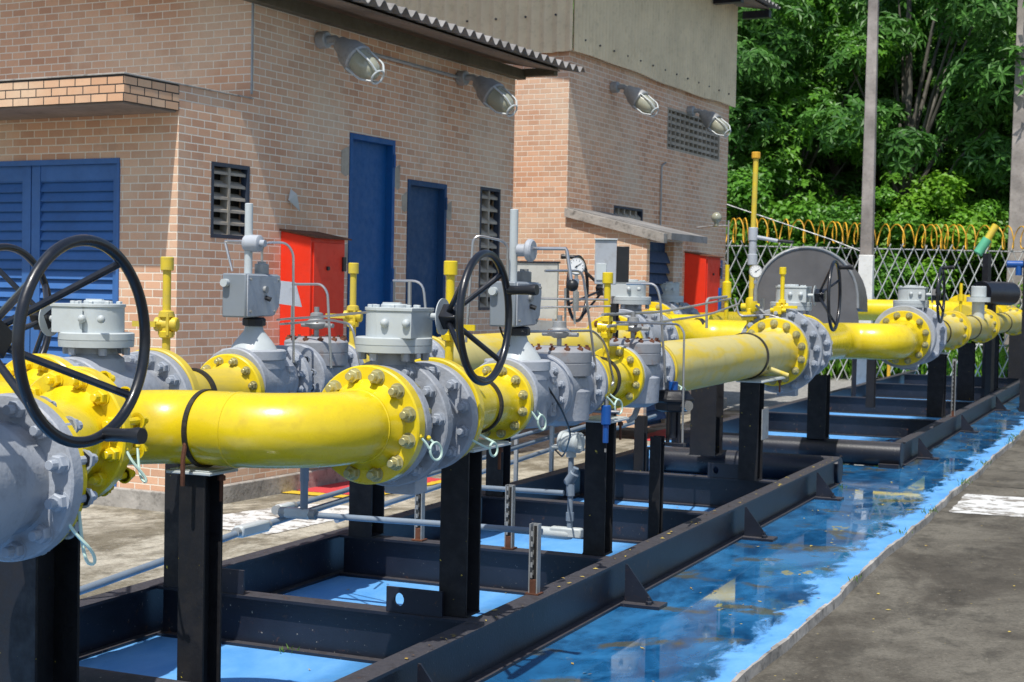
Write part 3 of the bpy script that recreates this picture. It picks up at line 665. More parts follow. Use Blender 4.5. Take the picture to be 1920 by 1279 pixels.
for i, (a, b_) in enumerate(((17.93, 20.6), (20.6, 24.0), (24.0, 29))):
    L = b_-a; t = thing('far_spool', labs[i], 'pipe', (-2.62+.03*i, a, 1.29+.02*i), 0, GA)
    flange(t, 0, .06, .25, 'faded_flange'); R1 = .165
    MB().lathe((0, 0, 0), (0, 1, 0), [(.05, .2), (.15, R1), (L-.35, R1), (L-.15, R1+.02), (L-.06, R1+.05)], 40).build('pipe_wall', 'faded', t)
    flange(t, L-.065, L-.002, .25, 'yellow'); bolts(t, L-.065, L+.06, .21, 12, 1.1, 'bolt'); band(t, L*.55, R1, .04)
post(-2.66, 22.9, .245, 1.08, 'black post, second on the far frame', .22, None)
post(-2.66, 26.2, .245, 1.12, 'black post, third on the far frame near the right edge', .24, None)
post(-2.6, 30.2, .245, 1.16, 'black post at the right edge, farthest on the far frame', .26, None)
post(-3.6, 20.5, .245, 1.12, 'thin black post behind the middle distance crossing pipe', .11, None)

# ----- run B -----
RB = math.atan2(.45, 8.7)
def XB(y): return -4.15-(y-5.2)*.45/8.7
t = thing('offset_pipe', 'yellow elbow pipe of the rear run at the left edge, behind the black handwheel', 'pipe', (XB(4.80), 4.80, 1.17), RB, GA)
flange(t, .0, .06, .245, hub=-.06, hr=.15); bolts(t, 0, .12, .205, 16, 1.0, 'yellow')
pth = [Vector((0, .01, 0)), Vector((0, -.05, 0))]+elbow_pts((-.33, -.08), 0, -pi/2, .33)+[Vector((-1.6, -.41, 0))]
MB().tube(pth, .146, 48).build('pipe_wall', 'yellow', t)
ball_valve('grey ball valve of the rear run in front of the blue louvred door', (XB(5.20), 5.20, 1.17), RB, 1.0, -1, -.34, .40, .235, .225, .30, .42, .44, .43, 16, .5, gear_y=.0, grip=2.6)
t = thing('reducer_spool', 'dusty yellow reducer spool of the rear run with worn band, before the brick corner', 'pipe', (XB(5.6), 5.6, 1.18), RB, GA)
flange(t, 0, .055, .235, 'faded_flange')
MB().lathe((0, 0, 0), (0, 1, 0), [(.05, .15), (.09, .143), (.22, .125), (.30, .120), (.58, .120), (.62, .128), (.66, .145)], 48).build('pipe_wall', 'faded_flange', t)
flange(t, .655, .705, .188, 'yellow'); bolts(t, .655, .76, .155, 12, .85, 'bolt'); band(t, .33, .120, .03)
slam_shut('grey valve with actuator box left of the first red cabinet', (XB(6.31), 6.31, 1.215), RB, -1)
regulator('grey regulator in front of the first red cabinet', (XB(6.93), 6.93, 1.22), RB, 1.1)
t = thing('short_spool', 'short yellow spool with worn band behind the foreground gearbox', 'pipe', (XB(7.44), 7.44, 1.22), RB, GA)
flange(t, 0, .045, .183, 'faded_flange')
MB().lathe((0, 0, 0), (0, 1, 0), [(.04, .135), (.09, .118), (.42, .118), (.48, .135)], 48).build('pipe_wall', 'faded', t)
flange(t, .475, .525, .183); bolts(t, .475, .57, .150, 12, .85, 'bolt'); band(t, .25, .118, .03)
regulator('grey regulator of the rear run hidden behind the foreground ball valve', (XB(7.98), 7.98, 1.22), RB, 1.4, False)
t = thing('long_pipe', 'long pale yellow pipe of the rear run in front of the doors', 'pipe', (XB(8.66), 8.66, 1.22), RB, GA)
flange(t, 0, .045, .19, 'faded_flange')
MB().lathe((0, 0, 0), (0, 1, 0), [(.04, .125), (.10, .14), (.30, .176), (.4, .180), (4.0, .181), (4.12, .205), (4.15, .22)], 56).build('pipe_wall', 'faded', t)
flange(t, 4.14, 4.21, .29); bolts(t, 4.14, 4.29, .245, 16, 1.1, 'rust')
ball_valve('grey ball valve of the rear run with gearbox in front of the lean-to wall', (XB(13.5), 13.5, 1.24), RB, 1.18, -1, -.62, .62, .29, .32, .30, .50, .48, .56, 16, .5, gear_y=-.10, grip=1.8)
t = thing('offset_pipe', 'yellow crossing pipe of the rear run with a dark hanger strap', 'pipe', (XB(14.12), 14.12, 1.26), 0, GA)
flange(t, .0, .06, .29); OD = .19
pth = [Vector((0, .05, 0)), Vector((0, .5, 0))]+elbow_pts((.42, .68), pi, pi/2, .42)+elbow_pts((.62, 1.52), -pi/2, 0, .42)+[Vector((1.04, 1.7, .02))]
MB().tube(pth, OD, 40).build('pipe_wall', 'yellow', t)
MB().lathe((.16, 1.03, .0), (1, .8, 0), [(0, OD), (0, OD+.012), (.05, OD+.012), (.05, OD)], 40, closed=True).build('clamp_band', 'band', t)
post(-4.33, 6.12, .245, .95, 'rear black post seen left of the near post, under the rear run', .15, (.2, .3))
post(-4.30, 7.87, .245, .95, 'rear black post below the foreground elbow', .15, None)
post(-3.85, 13.5, .24, 1.02, 'wide black post on the first frame end tube, left of the plate', .24, None)
post(-4.25, 12.8, .0, .62, 'slim short black post beneath the black diaphragm actuator', .09, None)
post(-4.35, 9.9, .245, 1.02, 'rear black post behind the instrument housing', .13, None)
post(-4.60, 18.2, .245, 1.05, 'thin black post of the far frame, behind the valve ring', .14, None)

# ----- run C and far pipes -----
ball_valve('grey ball valve in front of the second red cabinet', (-5.55, 17.6, 1.30), RB, 1.25, -1, -.6, .6, .31, .33, .36, .62, .47, .52, 12, .5, gear_y=0, grip=1.9)
t = thing('offset_pipe', 'yellow elbow pipe left of the valve by the second red cabinet', 'pipe', (-5.52, 17.0, 1.30), RB, GA)
flange(t, -.06, .0, .31, hub=-.08, hr=.2); bolts(t, -.06, .05, .26, 12, 1.2, 'bolt')
pth = [Vector((0, -.02, 0)), Vector((0, -.1, 0))]+elbow_pts((.42, -.1), pi, pi*1.5, .42)+[Vector((.8, -.52, 0))]
MB().tube(pth, .18, 32).build('pipe_wall', 'yellow', t)
t = thing('rear_pipe', 'yellow pipe of the third run leaving the valve by the second red cabinet', 'pipe', (-5.58, 18.22, 1.28), RB, GA)
MB().cyl((0, 0, 0), (0, 5.5, 0), .19, n=32).build('pipe_wall', 'yellow', t); flange(t, 0, .07, .31, 'yellow')
t = thing('offset_pipe', 'distant yellow crossing pipe left of the white based pole', 'pipe', (-5.0, 26.6, 1.50), 0, GA)
MB().cyl((0, 0, 0), (1.35, 0, 0), .185, n=32).build('pipe_wall', 'yellow', t)
MB().cyl((-.08, 0, 0), (.0, 0, 0), .26, n=40).build('flange', 'lightgrey', t)
MB().tube(elbow_pts((1.35, .35), -pi/2, 0, .35)+[Vector((1.7, 2.0, 0))], .185, 32).build('elbow', 'yellow', t)
MB().cyl((1.7, 2.0, 0), (1.7, 2.1, 0), .30, n=40).cyl((1.7, .9, 0), (1.7, 1.0, 0), .30, n=40).build('flange', 'yellow', t)
t = thing('rear_pipe', 'distant yellow flanged pipe between the black tube and the right edge', 'pipe', (-3.15, 27.5, 1.45), -.02, GA)
MB().cyl((0, -1, 0), (0, 6, 0), .17, n=32).build('pipe_wall', 'faded_flange', t)
for yy in (-.5, .6, 1.8, 3.2): MB().cyl((0, yy, 0), (0, yy+.1, 0), .27, n=40).build('flange', 'yellow', t)

# ----- vertical yellow risers with needle valves -----
def riser(label, loc, h=.46, low=.0, arm=-1, mat='yellow'):
    t = thing('vent_riser', label, 'riser', loc, 0, 'yellow vent risers with small valves')
    MB().cyl((0, 0, -.03), (0, 0, h), .0195, n=16).build('riser_pipe', mat, t)
    zc = h*.42+low
    b = MB().lathe((0, 0, zc), (0, 0, 1), [(-.065, .022), (-.06, .034), (-.035, .036), (-.03, .026), (.03, .026), (.035, .036), (.06, .034), (.065, .022)], 12)
    b.lathe((0, 0, zc), (1, .3, 0), [(-.055, .028), (-.05, .034), (-.03, .034), (-.028, .03), (.028, .03), (.03, .034), (.05, .034), (.055, .028)], 12)
    for i in range(4):
        a = pi/4+pi/2*i; b.hexnut((.03*cos(a), .03*sin(a), zc-.05), (0, 0, 1), .009, .1)
    b.build('needle_valve', mat, t)
    MB().cyl((0, 0, h-.005), (0, 0, h+.06), .031, n=16, ch=.004).build('cap', mat, t)
    MB().cyl((0, -.0, zc), (arm*.03, -.05, zc), .012, n=10).box((arm*.085, -.055, zc), (.13, .012, .026)).build('lever_handle', mat, t)
    return t
riser('yellow vent riser standing against the brick corner left of the first louvre', (-4.29, 5.88, 1.33), .44, 0, -1, 'faded_flange')
riser('pale yellow vent riser in front of the tall blue door', (-4.42, 7.88, 1.35), .44, 0, -1, 'faded_flange')
riser('bright yellow vent riser left of the centre handwheel', (-2.92, 6.08, 1.37), .40, 0, 1)
t = riser('bright yellow vent riser right of the ball lever, behind thin tubing', (-2.96, 8.25, 1.32), .44, 0, 1)
riser('yellow vent riser with pale cap right of the round gauge on the pale pipe', (-3.12, 13.25, 1.40), .50, 0, 1)
t = thing('vent_pipe', 'tall thin yellow vent pipe with grey fitting at mid height', 'vent pipe', (-3.46, 13.5, 1.40), 0)
MB().cyl((0, 0, 0), (0, 0, .62), .026, n=16).cyl((0, 0, .88), (.01, 0, 1.55), .024, n=16).build('riser_pipe', 'faded_flange', t)
MB().cyl((0, 0, .58), (0, 0, .68), .045, n=14, ch=.005).cyl((0, 0, .68), (0, 0, .80), .035, n=14).cyl((0, 0, .80), (0, 0, .92), .042, n=14, ch=.005).cyl((0, 0, .84), (.22, .03, .80), .018, n=10).build('coupling', 'grey', t)
MB().cyl((.2, .03, .805), (.36, .04, .79), .016, n=10).build('grip', 'rubber', t)
MB().cyl((.01, 0, 1.54), (.01, 0, 1.60), .04, n=10, ch=.006).build('vent_cap', 'orange', t)
MB().lathe((0, 0, .22), (0, 0, 1), [(-.07, .03), (-.06, .05), (-.03, .055), (.03, .055), (.06, .05), (.07, .03)], 12).cyl((-.09, 0, .2), (.09, 0, .2), .035, n=12).build('needle_valve', 'yellow', t)
t = thing('vent_pipe', 'slim yellow and steel riser with lamp hook by the blue notice', 'vent pipe', (-5.25, 19.2, 1.35), 0)
MB().cyl((0, 0, -.1), (0, 0, .75), .028, n=14).build('riser_pipe', 'yellow', t)
MB().lathe((0, 0, .42), (0, 0, 1), [(-.12, .03), (-.1, .06), (.1, .06), (.12, .03)], 12).build('needle_valve', 'yellow', t)
MB().cyl((0, 0, .75), (0, 0, 1.32), .013, n=12).tube([(0, 0, 1.25), (-.2, 0, 1.25), (-.42, 0, 1.23)], .012, 8).build('steel_top', 'steel', t)
MB().sphere((-.16, 0, 1.36), .07, 14).cyl((-.16, 0, 1.25), (-.16, 0, 1.32), .03, n=12).build('glass_bulb', 'glass_lamp', t)
MB().bb((-.10, -.05, .15), (-.06, -.03, .45)).build('tag', 'bluevalve', t)

# gauges
def gauge(label, loc, r, rz):
    t = thing('pressure_gauge', label, 'gauge', loc, rz, 'round pressure gauges')
    MB().lathe((0, 0, 0), (0, -1, 0), [(-.03, r*.9), (-.02, r), (.012, r), (.014, r*.9)], 32).build('case', 'galv', t)
    MB().cyl((0, -.0135, 0), (0, -.0155, 0), r*.86, n=32).build('dial', 'gauge', t)
    b = MB()
    for i in range(11):
        a = radians(225-27*i); p = Vector((cos(a), 0, sin(a))); b.tube([p*r*.68+Vector((0, -.017, 0)), p*r*.8+Vector((0, -.017, 0))], .0012, 4)
    b.tube([Vector((-.2*r, -.018, -.1*r)), Vector((.5*r, -.018, .35*r))], .0015, 4).cyl((0, -.016, 0), (0, -.02, 0), .005, n=8)
    b.build('needle', 'rubber', t)
    MB().cyl((0, .0, -r), (0, 0, -r-.09), .010, n=10).hexnut((0, 0, -r-.05), (0, 0, 1), .018, .03).cyl((0, 0, -r-.09), (0, 0, -r-.2), .018, n=10).build('stem', 'steel', t)
    return t
gauge('small round white gauge with a chrome rim, left of the grey cabinet', (-3.02, 7.9, 1.845), .048, .35)
gauge('round white gauge beside the tall vent pipe', (-3.30, 13.0, 1.915), .058, .35)

# ---------------------------------------------------------------- electrical and tubing
def tubing(label, pts, r=.0055, mat='steel', fil=.05, cat='tubing', name='instrument_tubing', grp='thin stainless instrument tubes'):
    return tag(MB().tube(pts, r, 8, fil=fil).build(name, mat), label, cat, grp)
tubing('stainless tube bent over the top of the foreground gearbox', [(-2.953, 5.6, 1.735), (-2.815, 5.6, 1.736), (-2.795, 5.6, 1.58)], .0055)
tubing('short nipple standing on the foreground gearbox cover', [(-2.876, 5.6, 1.733), (-2.875, 5.6, 1.62)], .008)
tubing('stainless tube arching over the rear regulator before the red cabinet', [(-4.237, 6.9, 1.715), (-4.059, 6.9, 1.718), (-4.023, 6.9, 1.677), (-3.994, 6.9, 1.283)], .007)
tubing('long thin tube from the rear regulator to the foreground gearbox', [(-4.2, 6.7, 1.53), (-4.081, 6.6, 1.539), (-3.712, 6.3, 1.561), (-3.05, 5.75, 1.61)], .006)
tubing('lower thin tube behind the foreground gearbox, drooping at its right end', [(-4.15, 6.65, 1.51), (-3.77, 6.5, 1.543), (-3.594, 6.4, 1.527), (-3.537, 6.4, 1.30)], .006)
tubing('stainless tube running down into the blue regulator', [(-2.985, 7.35, 1.81), (-2.871, 7.6, 1.817), (-2.844, 7.65, 1.555), (-2.80, 7.72, 1.12)], .007)
tubing('bent stainless tube in front of the regulator pair ending at the spool', [(-2.942, 7.0, 1.50), (-2.837, 7.7, 1.497), (-2.804, 7.8, 1.424), (-2.782, 7.9, 1.196), (-2.80, 7.75, 1.196)], .007)
tubing('stainless tube dropping to the black diaphragm actuator', [(-3.069, 8.9, 1.761), (-2.879, 8.9, 1.765), (-2.85, 8.9, 1.674), (-2.82, 8.95, 1.16)], .008)
tubing('level stainless tube above the second regulator, bending down past the actuator', [(-3.02, 8.3, 1.535), (-2.731, 8.9, 1.52), (-2.693, 8.9, 1.476), (-2.688, 8.9, .80)], .007)
tubing('long thin dark tube above the rear crossing pipe', [(-2.863, 8.0, 1.516), (-3.031, 9.5, 1.522), (-3.28, 11.5, 1.549), (-3.445, 13.0, 1.629)], .009, 'galv', .4)
tubing('second long thin dark tube, higher, above the rear crossing pipe', [(-2.896, 8.0, 1.58), (-3.192, 10.0, 1.579), (-3.514, 12.0, 1.619), (-3.572, 13.2, 1.674)], .009, 'galv', .4)
tubing('left one of two short upright tubes below the small gauge', [(-3.123, 8.0, 1.725), (-3.118, 8.0, 1.50)], .007)
tubing('right one of two short upright tubes below the small gauge', [(-3.110, 8.1, 1.742), (-3.1, 8.1, 1.52)], .007)
tubing('upper of two level tubes left of the yellow riser behind the ball lever', [(-3.30, 7.85, 1.663), (-2.902, 8.1, 1.664)], .006)
tubing('lower of two level tubes left of the yellow riser behind the ball lever', [(-3.32, 7.85, 1.609), (-2.885, 8.1, 1.628)], .006)
tubing('grey tube bent at its top beside the tall vent pipe', [(-3.586, 12.5, 1.42), (-3.592, 12.5, 1.671), (-3.50, 12.8, 1.691)], .012, 'galv')
tubing('thin tube rising from the rear gearbox by the lean-to wall', [(-3.357, 9.3, 1.79), (-3.352, 9.3, 1.60)], .009)
t = thing('pilot_manifold', 'cluster of small yellow valves and tees at the foot of the tall vent pipe', 'manifold', (-3.30, 13.2, 1.42))
for x_, z_, w_ in ((-.10, .10, .10), (.06, .05, .09), (.16, .16, .07)): MB().box((x_, 0, z_), (w_, .08, .07)).cyl((x_-.07, 0, z_), (x_+.07, 0, z_), .02, n=12).cyl((x_, 0, z_-.12), (x_, 0, z_+.07), .022, n=12, ch=.003).build('small_valve', 'yellow', t, bevel=.006)
MB().tube([(-.22, -.05, .26), (-.18, -.05, .10), (.1, -.05, .12), (.22, -.05, .08)], .010, 8, fil=.05).build('steel_tube', 'steel', t)
MB().box((.02, -.03, .20), (.035, .035, .12)).cyl((-.03, -.05, .20), (.05, -.05, .13), .012, n=8).build('steel_block', 'galv', t)
tubing('thin black cable from the front actuator box down to the instrument housing', [(-2.985, 6.76, 1.684), (-2.98, 6.73, 1.586), (-2.95, 6.75, 1.457), (-2.80, 6.85, 1.30), (-2.72, 6.92, 1.15), (-2.80, 7.3, .98), (-3.10, 8.0, .80), (-3.24, 8.3, .735), (-3.30, 8.34, .77)], .0052, 'rubber', .3, 'cable', 'signal_cable', None)
# blue regulator body
t = thing('pilot_regulator', 'small blue cylinder regulator below the front spool', 'regulator', (-2.77, 7.74, .86))
MB().cyl((0, 0, .03), (0, 0, .13), .016, n=16, ch=.003).cyl((0, 0, .13), (0, 0, .235), .027, n=20, ch=.004).build('cylinder', 'bluevalve', t)
MB().cyl((0, 0, .235), (0, 0, .27), .012, n=10).cyl((-.08, 0, .20), (.07, .02, .20), .009, n=8).cyl((0, 0, -.02), (0, 0, .0), .006, n=8).build('fittings', 'steel', t)
# black diaphragm actuator
t = thing('diaphragm_actuator', 'black hexagonal diaphragm actuator hanging below the second front regulator', 'actuator', (-2.80, 9.05, 1.03))
MB().lathe((0, 0, 0), (0, 0, 1), [(-.055, .08), (-.045, .115), (.005, .125), (.012, .135), (.03, .135), (.035, .125), (.075, .10), (.08, .04)], 8).build('housing', 'black', t, bevel=.004)
MB().cyl((0, 0, .08), (0, 0, .13), .03, n=12).build('blue_neck', 'bluevalve', t)
MB().cyl((.09, -.06, -.01), (.13, -.09, -.01), .032, n=16).build('side_plug', 'steel', t)
MB().cyl((-.03, 0, -.25), (-.03, 0, -.05), .012, n=8).cyl((.04, 0, -.25), (.04, 0, -.05), .012, n=8).cyl((0, 0, -.22), (0, 0, -.05), .03, n=12).bb((-.07, -.03, -.27), (.08, .03, -.25)).build('spring_yoke', 'blackbeam', t)
MB().tube([(-.12, 0, 0), (-.2, -.05, 0), (-.22, -.1, -.1), (-.26, -.12, -.12)], .018, 10, fil=.05).build('elbow_fitting', 'galv', t)
post(-2.88, 9.0, .0, .82, 'short slim post just below the black diaphragm actuator', .07, None)
# instrument housing on conduit
t = thing('instrument_housing', 'pale grey explosion proof housing on a vertical conduit right of the centre post', 'instrument', (-3.22, 8.4, .245))
MB().cyl((0, 0, .0), (0, 0, .50), .017, n=14).cyl((0, 0, .10), (0, 0, .15), .024, n=10).cyl((0, 0, .25), (0, 0, .32), .026, n=10).cyl((-.005, 0, .33), (.04, -.02, .42), .018, n=10).cyl((-.02, 0, .32), (.03, -.01, .39), .03, n=12, ch=.005).build('conduit', 'conduit', t)
MB().lathe((-.07, 0, .57), (1, -.15, 0), [(0, .045), (.01, .062), (.03, .064), (.035, .056), (.10, .056), (.105, .062), (.13, .062), (.14, .05)], 24).cyl((0, 0, .48), (0, 0, .53), .03, n=14).build('housing', 'lightgrey', t)
b = MB()
for i in range(4):
    a = pi/2*i+.5; MB().box((.068, .05*cos(a), .57+.05*sin(a)), (.03, .016, .016)).build('cap_lug', 'lightgrey', t)
MB().cyl((-.06, -.03, .545), (-.10, -.07, .53), .018, n=12).build('cable_gland', 'lightgrey', t)
MB().lathe((-.10, 0, .02), (1, 0, 0), [(-.10, .025), (-.08, .035), (.08, .035), (.12, .028)], 16).box((-.02, 0, .03), (.2, .06, .06)).build('base_fitting', 'lightgrey', t, bevel=.01)
# long conduits
GC = 'blue grey cable conduits'
def conduit(label, pts, r=.021, grp=GC): return tag(MB().tube(pts, r, 14).build('cable_conduit', 'conduit'), label, 'conduit', grp)
conduit('thick grey conduit rising from the lower left past the near post', [(-4.93, 4.2, .05), (-4.95, 6.8, .205), (-4.93, 7.45, .26), (-4.93, 9.1, .32), (-4.93, 11.9, .42), (-4.95, 13.4, .46)])
conduit('thin upper grey conduit beside the thicker one', [(-4.93, 8.0, .345), (-4.93, 9.2, .385), (-4.93, 10.5, .45), (-4.93, 12.6, .53)], .017)
conduit('lower grey conduit running along the wall behind the posts', [(-5.15, 9, .12), (-5.15, 14, .30), (-5.15, 16, .36)], .02)
conduit('level grey conduit crossing between the centre posts', [(-4.28, 7.0, .485), (-3.4, 7.0, .5), (-2.83, 7.0, .505)], .016)
conduit('short level grey conduit into the instrument fitting', [(-3.95, 8.45, .495), (-3.27, 8.42, .505)], .016)
def fitting(label, loc, rz=0, d=(.22, .06, .06)):
    t = thing('conduit_fitting', label, 'fitting', loc, rz, 'pale grey conduit fittings')
    MB().box((0, 0, 0), d).build('body', 'lightgrey', t, bevel=.015)
    for k_ in (-1, 1): MB().cyl((k_*(d[0]/2+.03), 0, 0), (k_*(d[0]/2-.01), 0, 0), .028, n=12).build('hub', 'galv', t)
    return t
fitting('pale oblong fitting on the thick conduit right of the near post', (-4.93, 7.62, .268), pi/2, (.30, .07, .07))
fitting('tee fitting below the foreground pipe at the end of the level conduit', (-4.24, 7.0, .49), 0, (.16, .06, .055))
fitting('fitting at the left tip of the upper conduit', (-4.93, 7.98, .345), pi/2, (.16, .06, .06))
t = thing('drain_stub', 'short vertical grey stub pipe under the foreground yellow pipe', 'pipe', (-4.205, 7.0, .51))
MB().cyl((0, 0, 0), (0, 0, .3), .021, n=14).cyl((0, 0, .155), (0, 0, .165), .025, n=14).cyl((0, 0, .165), (0, 0, .3), .024, n=14).build('stub_pipe', 'conduit', t)
def strut(label, loc, h=.30):
    t = thing('strut_channel', label, 'strut', loc, 0, 'slotted galvanised strut posts')
    b = MB()
    for s_ in (-1, 1): b.bb((s_*.02-.003, -.02, .006), (s_*.02+.003, .02, h))
    b.bb((-.02, .017, .006), (.02, .02, h))
    for k in range(int(h/.05)):
        b.bb((-.014, -.020, .03+.05*k), (-.004, -.0185, .055+.05*k))
    b.build('channel', 'galv', t)
    MB().bb((-.012, .013, .02), (.012, .0165, h*.96)).build('slots', 'dark', t)
    MB().bb((-.035, -.035, 0), (.035, .035, .006)).bb((-.016, -.022, .006), (.016, .0, .07)).build('foot', 'rust', t)
strut('slotted strut on the front beam, rusty foot, right of the centre post', (-2.76, 6.74, .246), .34)
strut('slotted strut on a cross beam left of the instrument housing', (-3.38, 7.87, .246), .36)
strut('slotted strut on a cross beam left of the centre post', (-3.95, 7.87, .246), .36)
strut('pierced strip post beside the first post of the far frame', (-2.42, 19.6, .246), .72)
# grey cabinets near lean-to
t = thing('junction_cabinet', 'grey electrical cabinet with dark open side in front of the lean-to', 'cabinet', (-4.09, 11.4, 1.77), .35)
t.scale = (.66,)*3
MB().bb((-.16, -.07, 0), (.10, .09, .53)).build('case', 'grey', t, bevel=.008)
MB().bb((.102, -.06, .03), (.25, .08, .46)).build('dark_cover', 'rubber', t, bevel=.006)
MB().bb((-.14, -.085, .05), (-.02, -.07, .25)).build('front_plate', 'lightgrey', t, bevel=.004); MB().bb((-.17, -.09, .531), (.11, .1, .55)).build('rain_lid', 'lightgrey', t, bevel=.004)
MB().sphere((-.02, -.1, -.06), .04, 10).build('knob', 'amber', t)
post(-4.05, 11.45, .0, 1.62, 'slim stand under the grey electrical cabinet', .06, None)
t = thing('data_board', 'beige board leaning behind the ball lever', 'board', (-4.66, 11.7, 1.48))
MB().bb((-.36, 0, 0), (.02, .03, .46)).build('board', 'beige', t); MB().bb((-.38, -.01, .46), (.03, .04, .475)).build('cap', 'blackbeam', t)
MB().prism([Vector((-.30, -.08, -.42)), Vector((-.02, -.08, -.38)), Vector((.04, -.08, -.02)), Vector((-.30, -.08, 0))], (0, 0, 0), (0, .02, 0)).build('lower_panel', 'galv', t)
for q_ in (-.325, -.005): MB().bb((q_-.015, .0, -1.48), (q_+.015, .03, 0)).build('stand_leg', 'galv', t)
t = thing('tag_plate', 'small tilted grey tag plate in front of the first red cabinet', 'plate', (-4.3, 7.0, 1.64))
MB().add([(-.16, 0, .10), (.02, 0, .085), (.06, .0, -.045), (-.09, 0, -.03), (-.16, .006, .10), (.02, .006, .085), (.06, .006, -.045), (-.09, .006, -.03)], [(0, 1, 2, 3), (7, 6, 5, 4), (0, 4, 5, 1), (1, 5, 6, 2), (2, 6, 7, 3), (3, 7, 4, 0)]).build('plate', 'grey', t, smooth=False)
MB().cyl((.0, .01, -.2), (.0, .01, -.03), .01, n=8).build('stem', 'steel', t)

# ---------------------------------------------------------------- buildings
BA = -radians(4.0)     # rotation of the buildings (clockwise)
def wall_with_holes(mb, axis, pos, th, a0, a1, z0, z1, holes):
    
    # wall slab in plane axis ('x' => constant x, runs along y), thickness th inward (-)
    xs = sorted({a0, a1, *[max(a0, h[0]) for h in holes], *[h[1] for h in holes]}); zs = sorted({z0, z1, *[h[2] for h in holes], *[min(z1, h[3]) for h in holes]})
    for i in range(len(xs)-1):
        for j in range(len(zs)-1):
            cx, cz = (xs[i]+xs[i+1])/2, (zs[j]+zs[j+1])/2
            if any(h[0] < cx < h[1] and h[2] < cz < h[3] for h in holes): continue
            c = [(xs[i], zs[j]), (xs[i+1], zs[j]), (xs[i+1], zs[j+1]), (xs[i], zs[j+1])]
            if axis == 'x': mb.add([(pos, a, z) for a, z in c], [(0, 1, 2, 3)])
            else: mb.add([(a, pos, z) for a, z in c], [(0, 1, 2, 3)])
    for h in holes:
        if h[0] < a0 or h[3] > z1: continue
        c = [(h[0], h[2]), (h[1], h[2]), (h[1], h[3]), (h[0], h[3])]
        for i in range(4):
            p, q = c[i], c[(i+1) % 4]
            if axis == 'x': mb.add([(pos, p[0], p[1]), (pos, q[0], q[1]), (pos-th, q[0], q[1]), (pos-th, p[0], p[1])], [(0, 1, 2, 3)])
            else: mb.add([(p[0], pos, p[1]), (q[0], pos, q[1]), (q[0], pos+th, q[1]), (p[0], pos+th, p[1])], [(0, 1, 2, 3)])
def door(parent, y0, y1, z0, z1, mat, name='door', x=-.09):
    MB().bb((x-.02, y0, z0), (.012, y0+.045, z1)).bb((x-.02, y1-.045, z0), (.012, y1, z1)).bb((x-.02, y0+.045, z1-.05), (.012, y1-.045, z1)).build('door_frame', mat, parent, bevel=.004)
    d = MB().bb((x-.03, y0+.046, z0), (x+.03, y1-.046, z1-.051)).build(name, mat, parent)
    b = MB()
    for zz in (z1-.25, z1-1.3, z0+.3): MB().cyl((.02, y1-.03, zz), (.02, y1-.03, zz+.12), .014, n=8).build('hinge', mat, d)
    MB().cyl((x+.03, y0+.14, (z0+z1)/2-.35), (x+.08, y0+.14, (z0+z1)/2-.35), .02, n=10).bb((x+.07, y0+.12, (z0+z1)/2-.365), (x+.085, y0+.24, (z0+z1)/2-.335)).build('handle', 'rubber', d)
def vent(parent, y0, y1, z0, z1, rows, cols=2, gridstyle=False):
    fr = MB(); t_ = .03
    fr.bb((-.06, y0, z0), (.004, y0+t_, z1)).bb((-.06, y1-t_, z0), (.004, y1, z1)).bb((-.06, y0+t_, z0), (.004, y1-t_, z0+t_)).bb((-.06, y0+t_, z1-t_), (.004, y1-t_, z1))
    o = fr.build('vent', 'ventframe' if not gridstyle else 'ventc', parent)
    o.name = 'vent'
    b = MB(); hh = (z1-z0)/rows
    for k in range(1, cols): yy = y0+(y1-y0)*k/cols; b.bb((-.09, yy-.014, z0), (-.012, yy+.014, z1))
    for j in range(rows):
        zz = z0+hh*(j+.5)
        if gridstyle: b.bb((-.09, y0+t_, z0+hh*j-.02), (-.012, y1-t_, z0+hh*j+.02))
        else:
            b.prism([Vector((-.015, 0, zz-hh*.42)), Vector((-.09, 0, zz+hh*.02)), Vector((-.09, 0, zz+hh*.2)), Vector((-.015, 0, zz-hh*.2))], (0, y0+t_, 0), (0, y1-t_, 0))
    b.build('louvre_block', 'ventc', o)
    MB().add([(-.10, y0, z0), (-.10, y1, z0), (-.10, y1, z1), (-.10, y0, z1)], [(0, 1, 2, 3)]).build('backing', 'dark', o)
C1 = (-6.816, 9.463, 0)
b1 = thing('brick_building', 'near salmon brick building with blue doors and corrugated roof edge', 'building', C1, BA)
W = MB()
sh = (-3.0, -.565, .07, 2.66)   # louvred double door in the front wall (x range)
wall_with_holes(W, 'y', 0, .2, -6, 0, .14, 3.0, [sh])
wall_with_holes(W, 'x', 0, .2, 0, 5.45, .14, 4.03, [(.39, .87, 2.07, 2.655), (2.30, 3.05, .14, 3.07), (3.29, 4.02, .14, 2.735), (4.72, 5.16, 1.5, 2.765), (-.01, .878, 3.205, 4.04)])
W.add([(0, 5.45, .14), (-6, 5.45, .14), (-6, 5.45, 4.03), (0, 5.45, 4.03)], [(0, 1, 2, 3)])
W.add([(-6, .88, 3.1), (-.004, .88, 3.1), (-.004, .88, 6.0), (-6, .88, 6.0)], [(0, 1, 2, 3)])
W.build('wall', 'brick', b1, smooth=False)
MB().bb((-6, .0, 3.0), (-.001, .88, 3.0+.19)).build('low_roof_slab', 'concrete_trim', b1)
MB().bb((-6, -.60, 3.0), (.002, .0, 3.185)).build('canopy', 'brickdark', b1)
MB().bb((-6.0, -.61, 3.191), (.012, .9, 3.204)).build('canopy_coping', 'concrete_trim', b1, bevel=.003)
MB().bb((-6.0, -.58, 2.985), (-.02, -.01, 2.999)).build('canopy_soffit', 'soffit', b1)
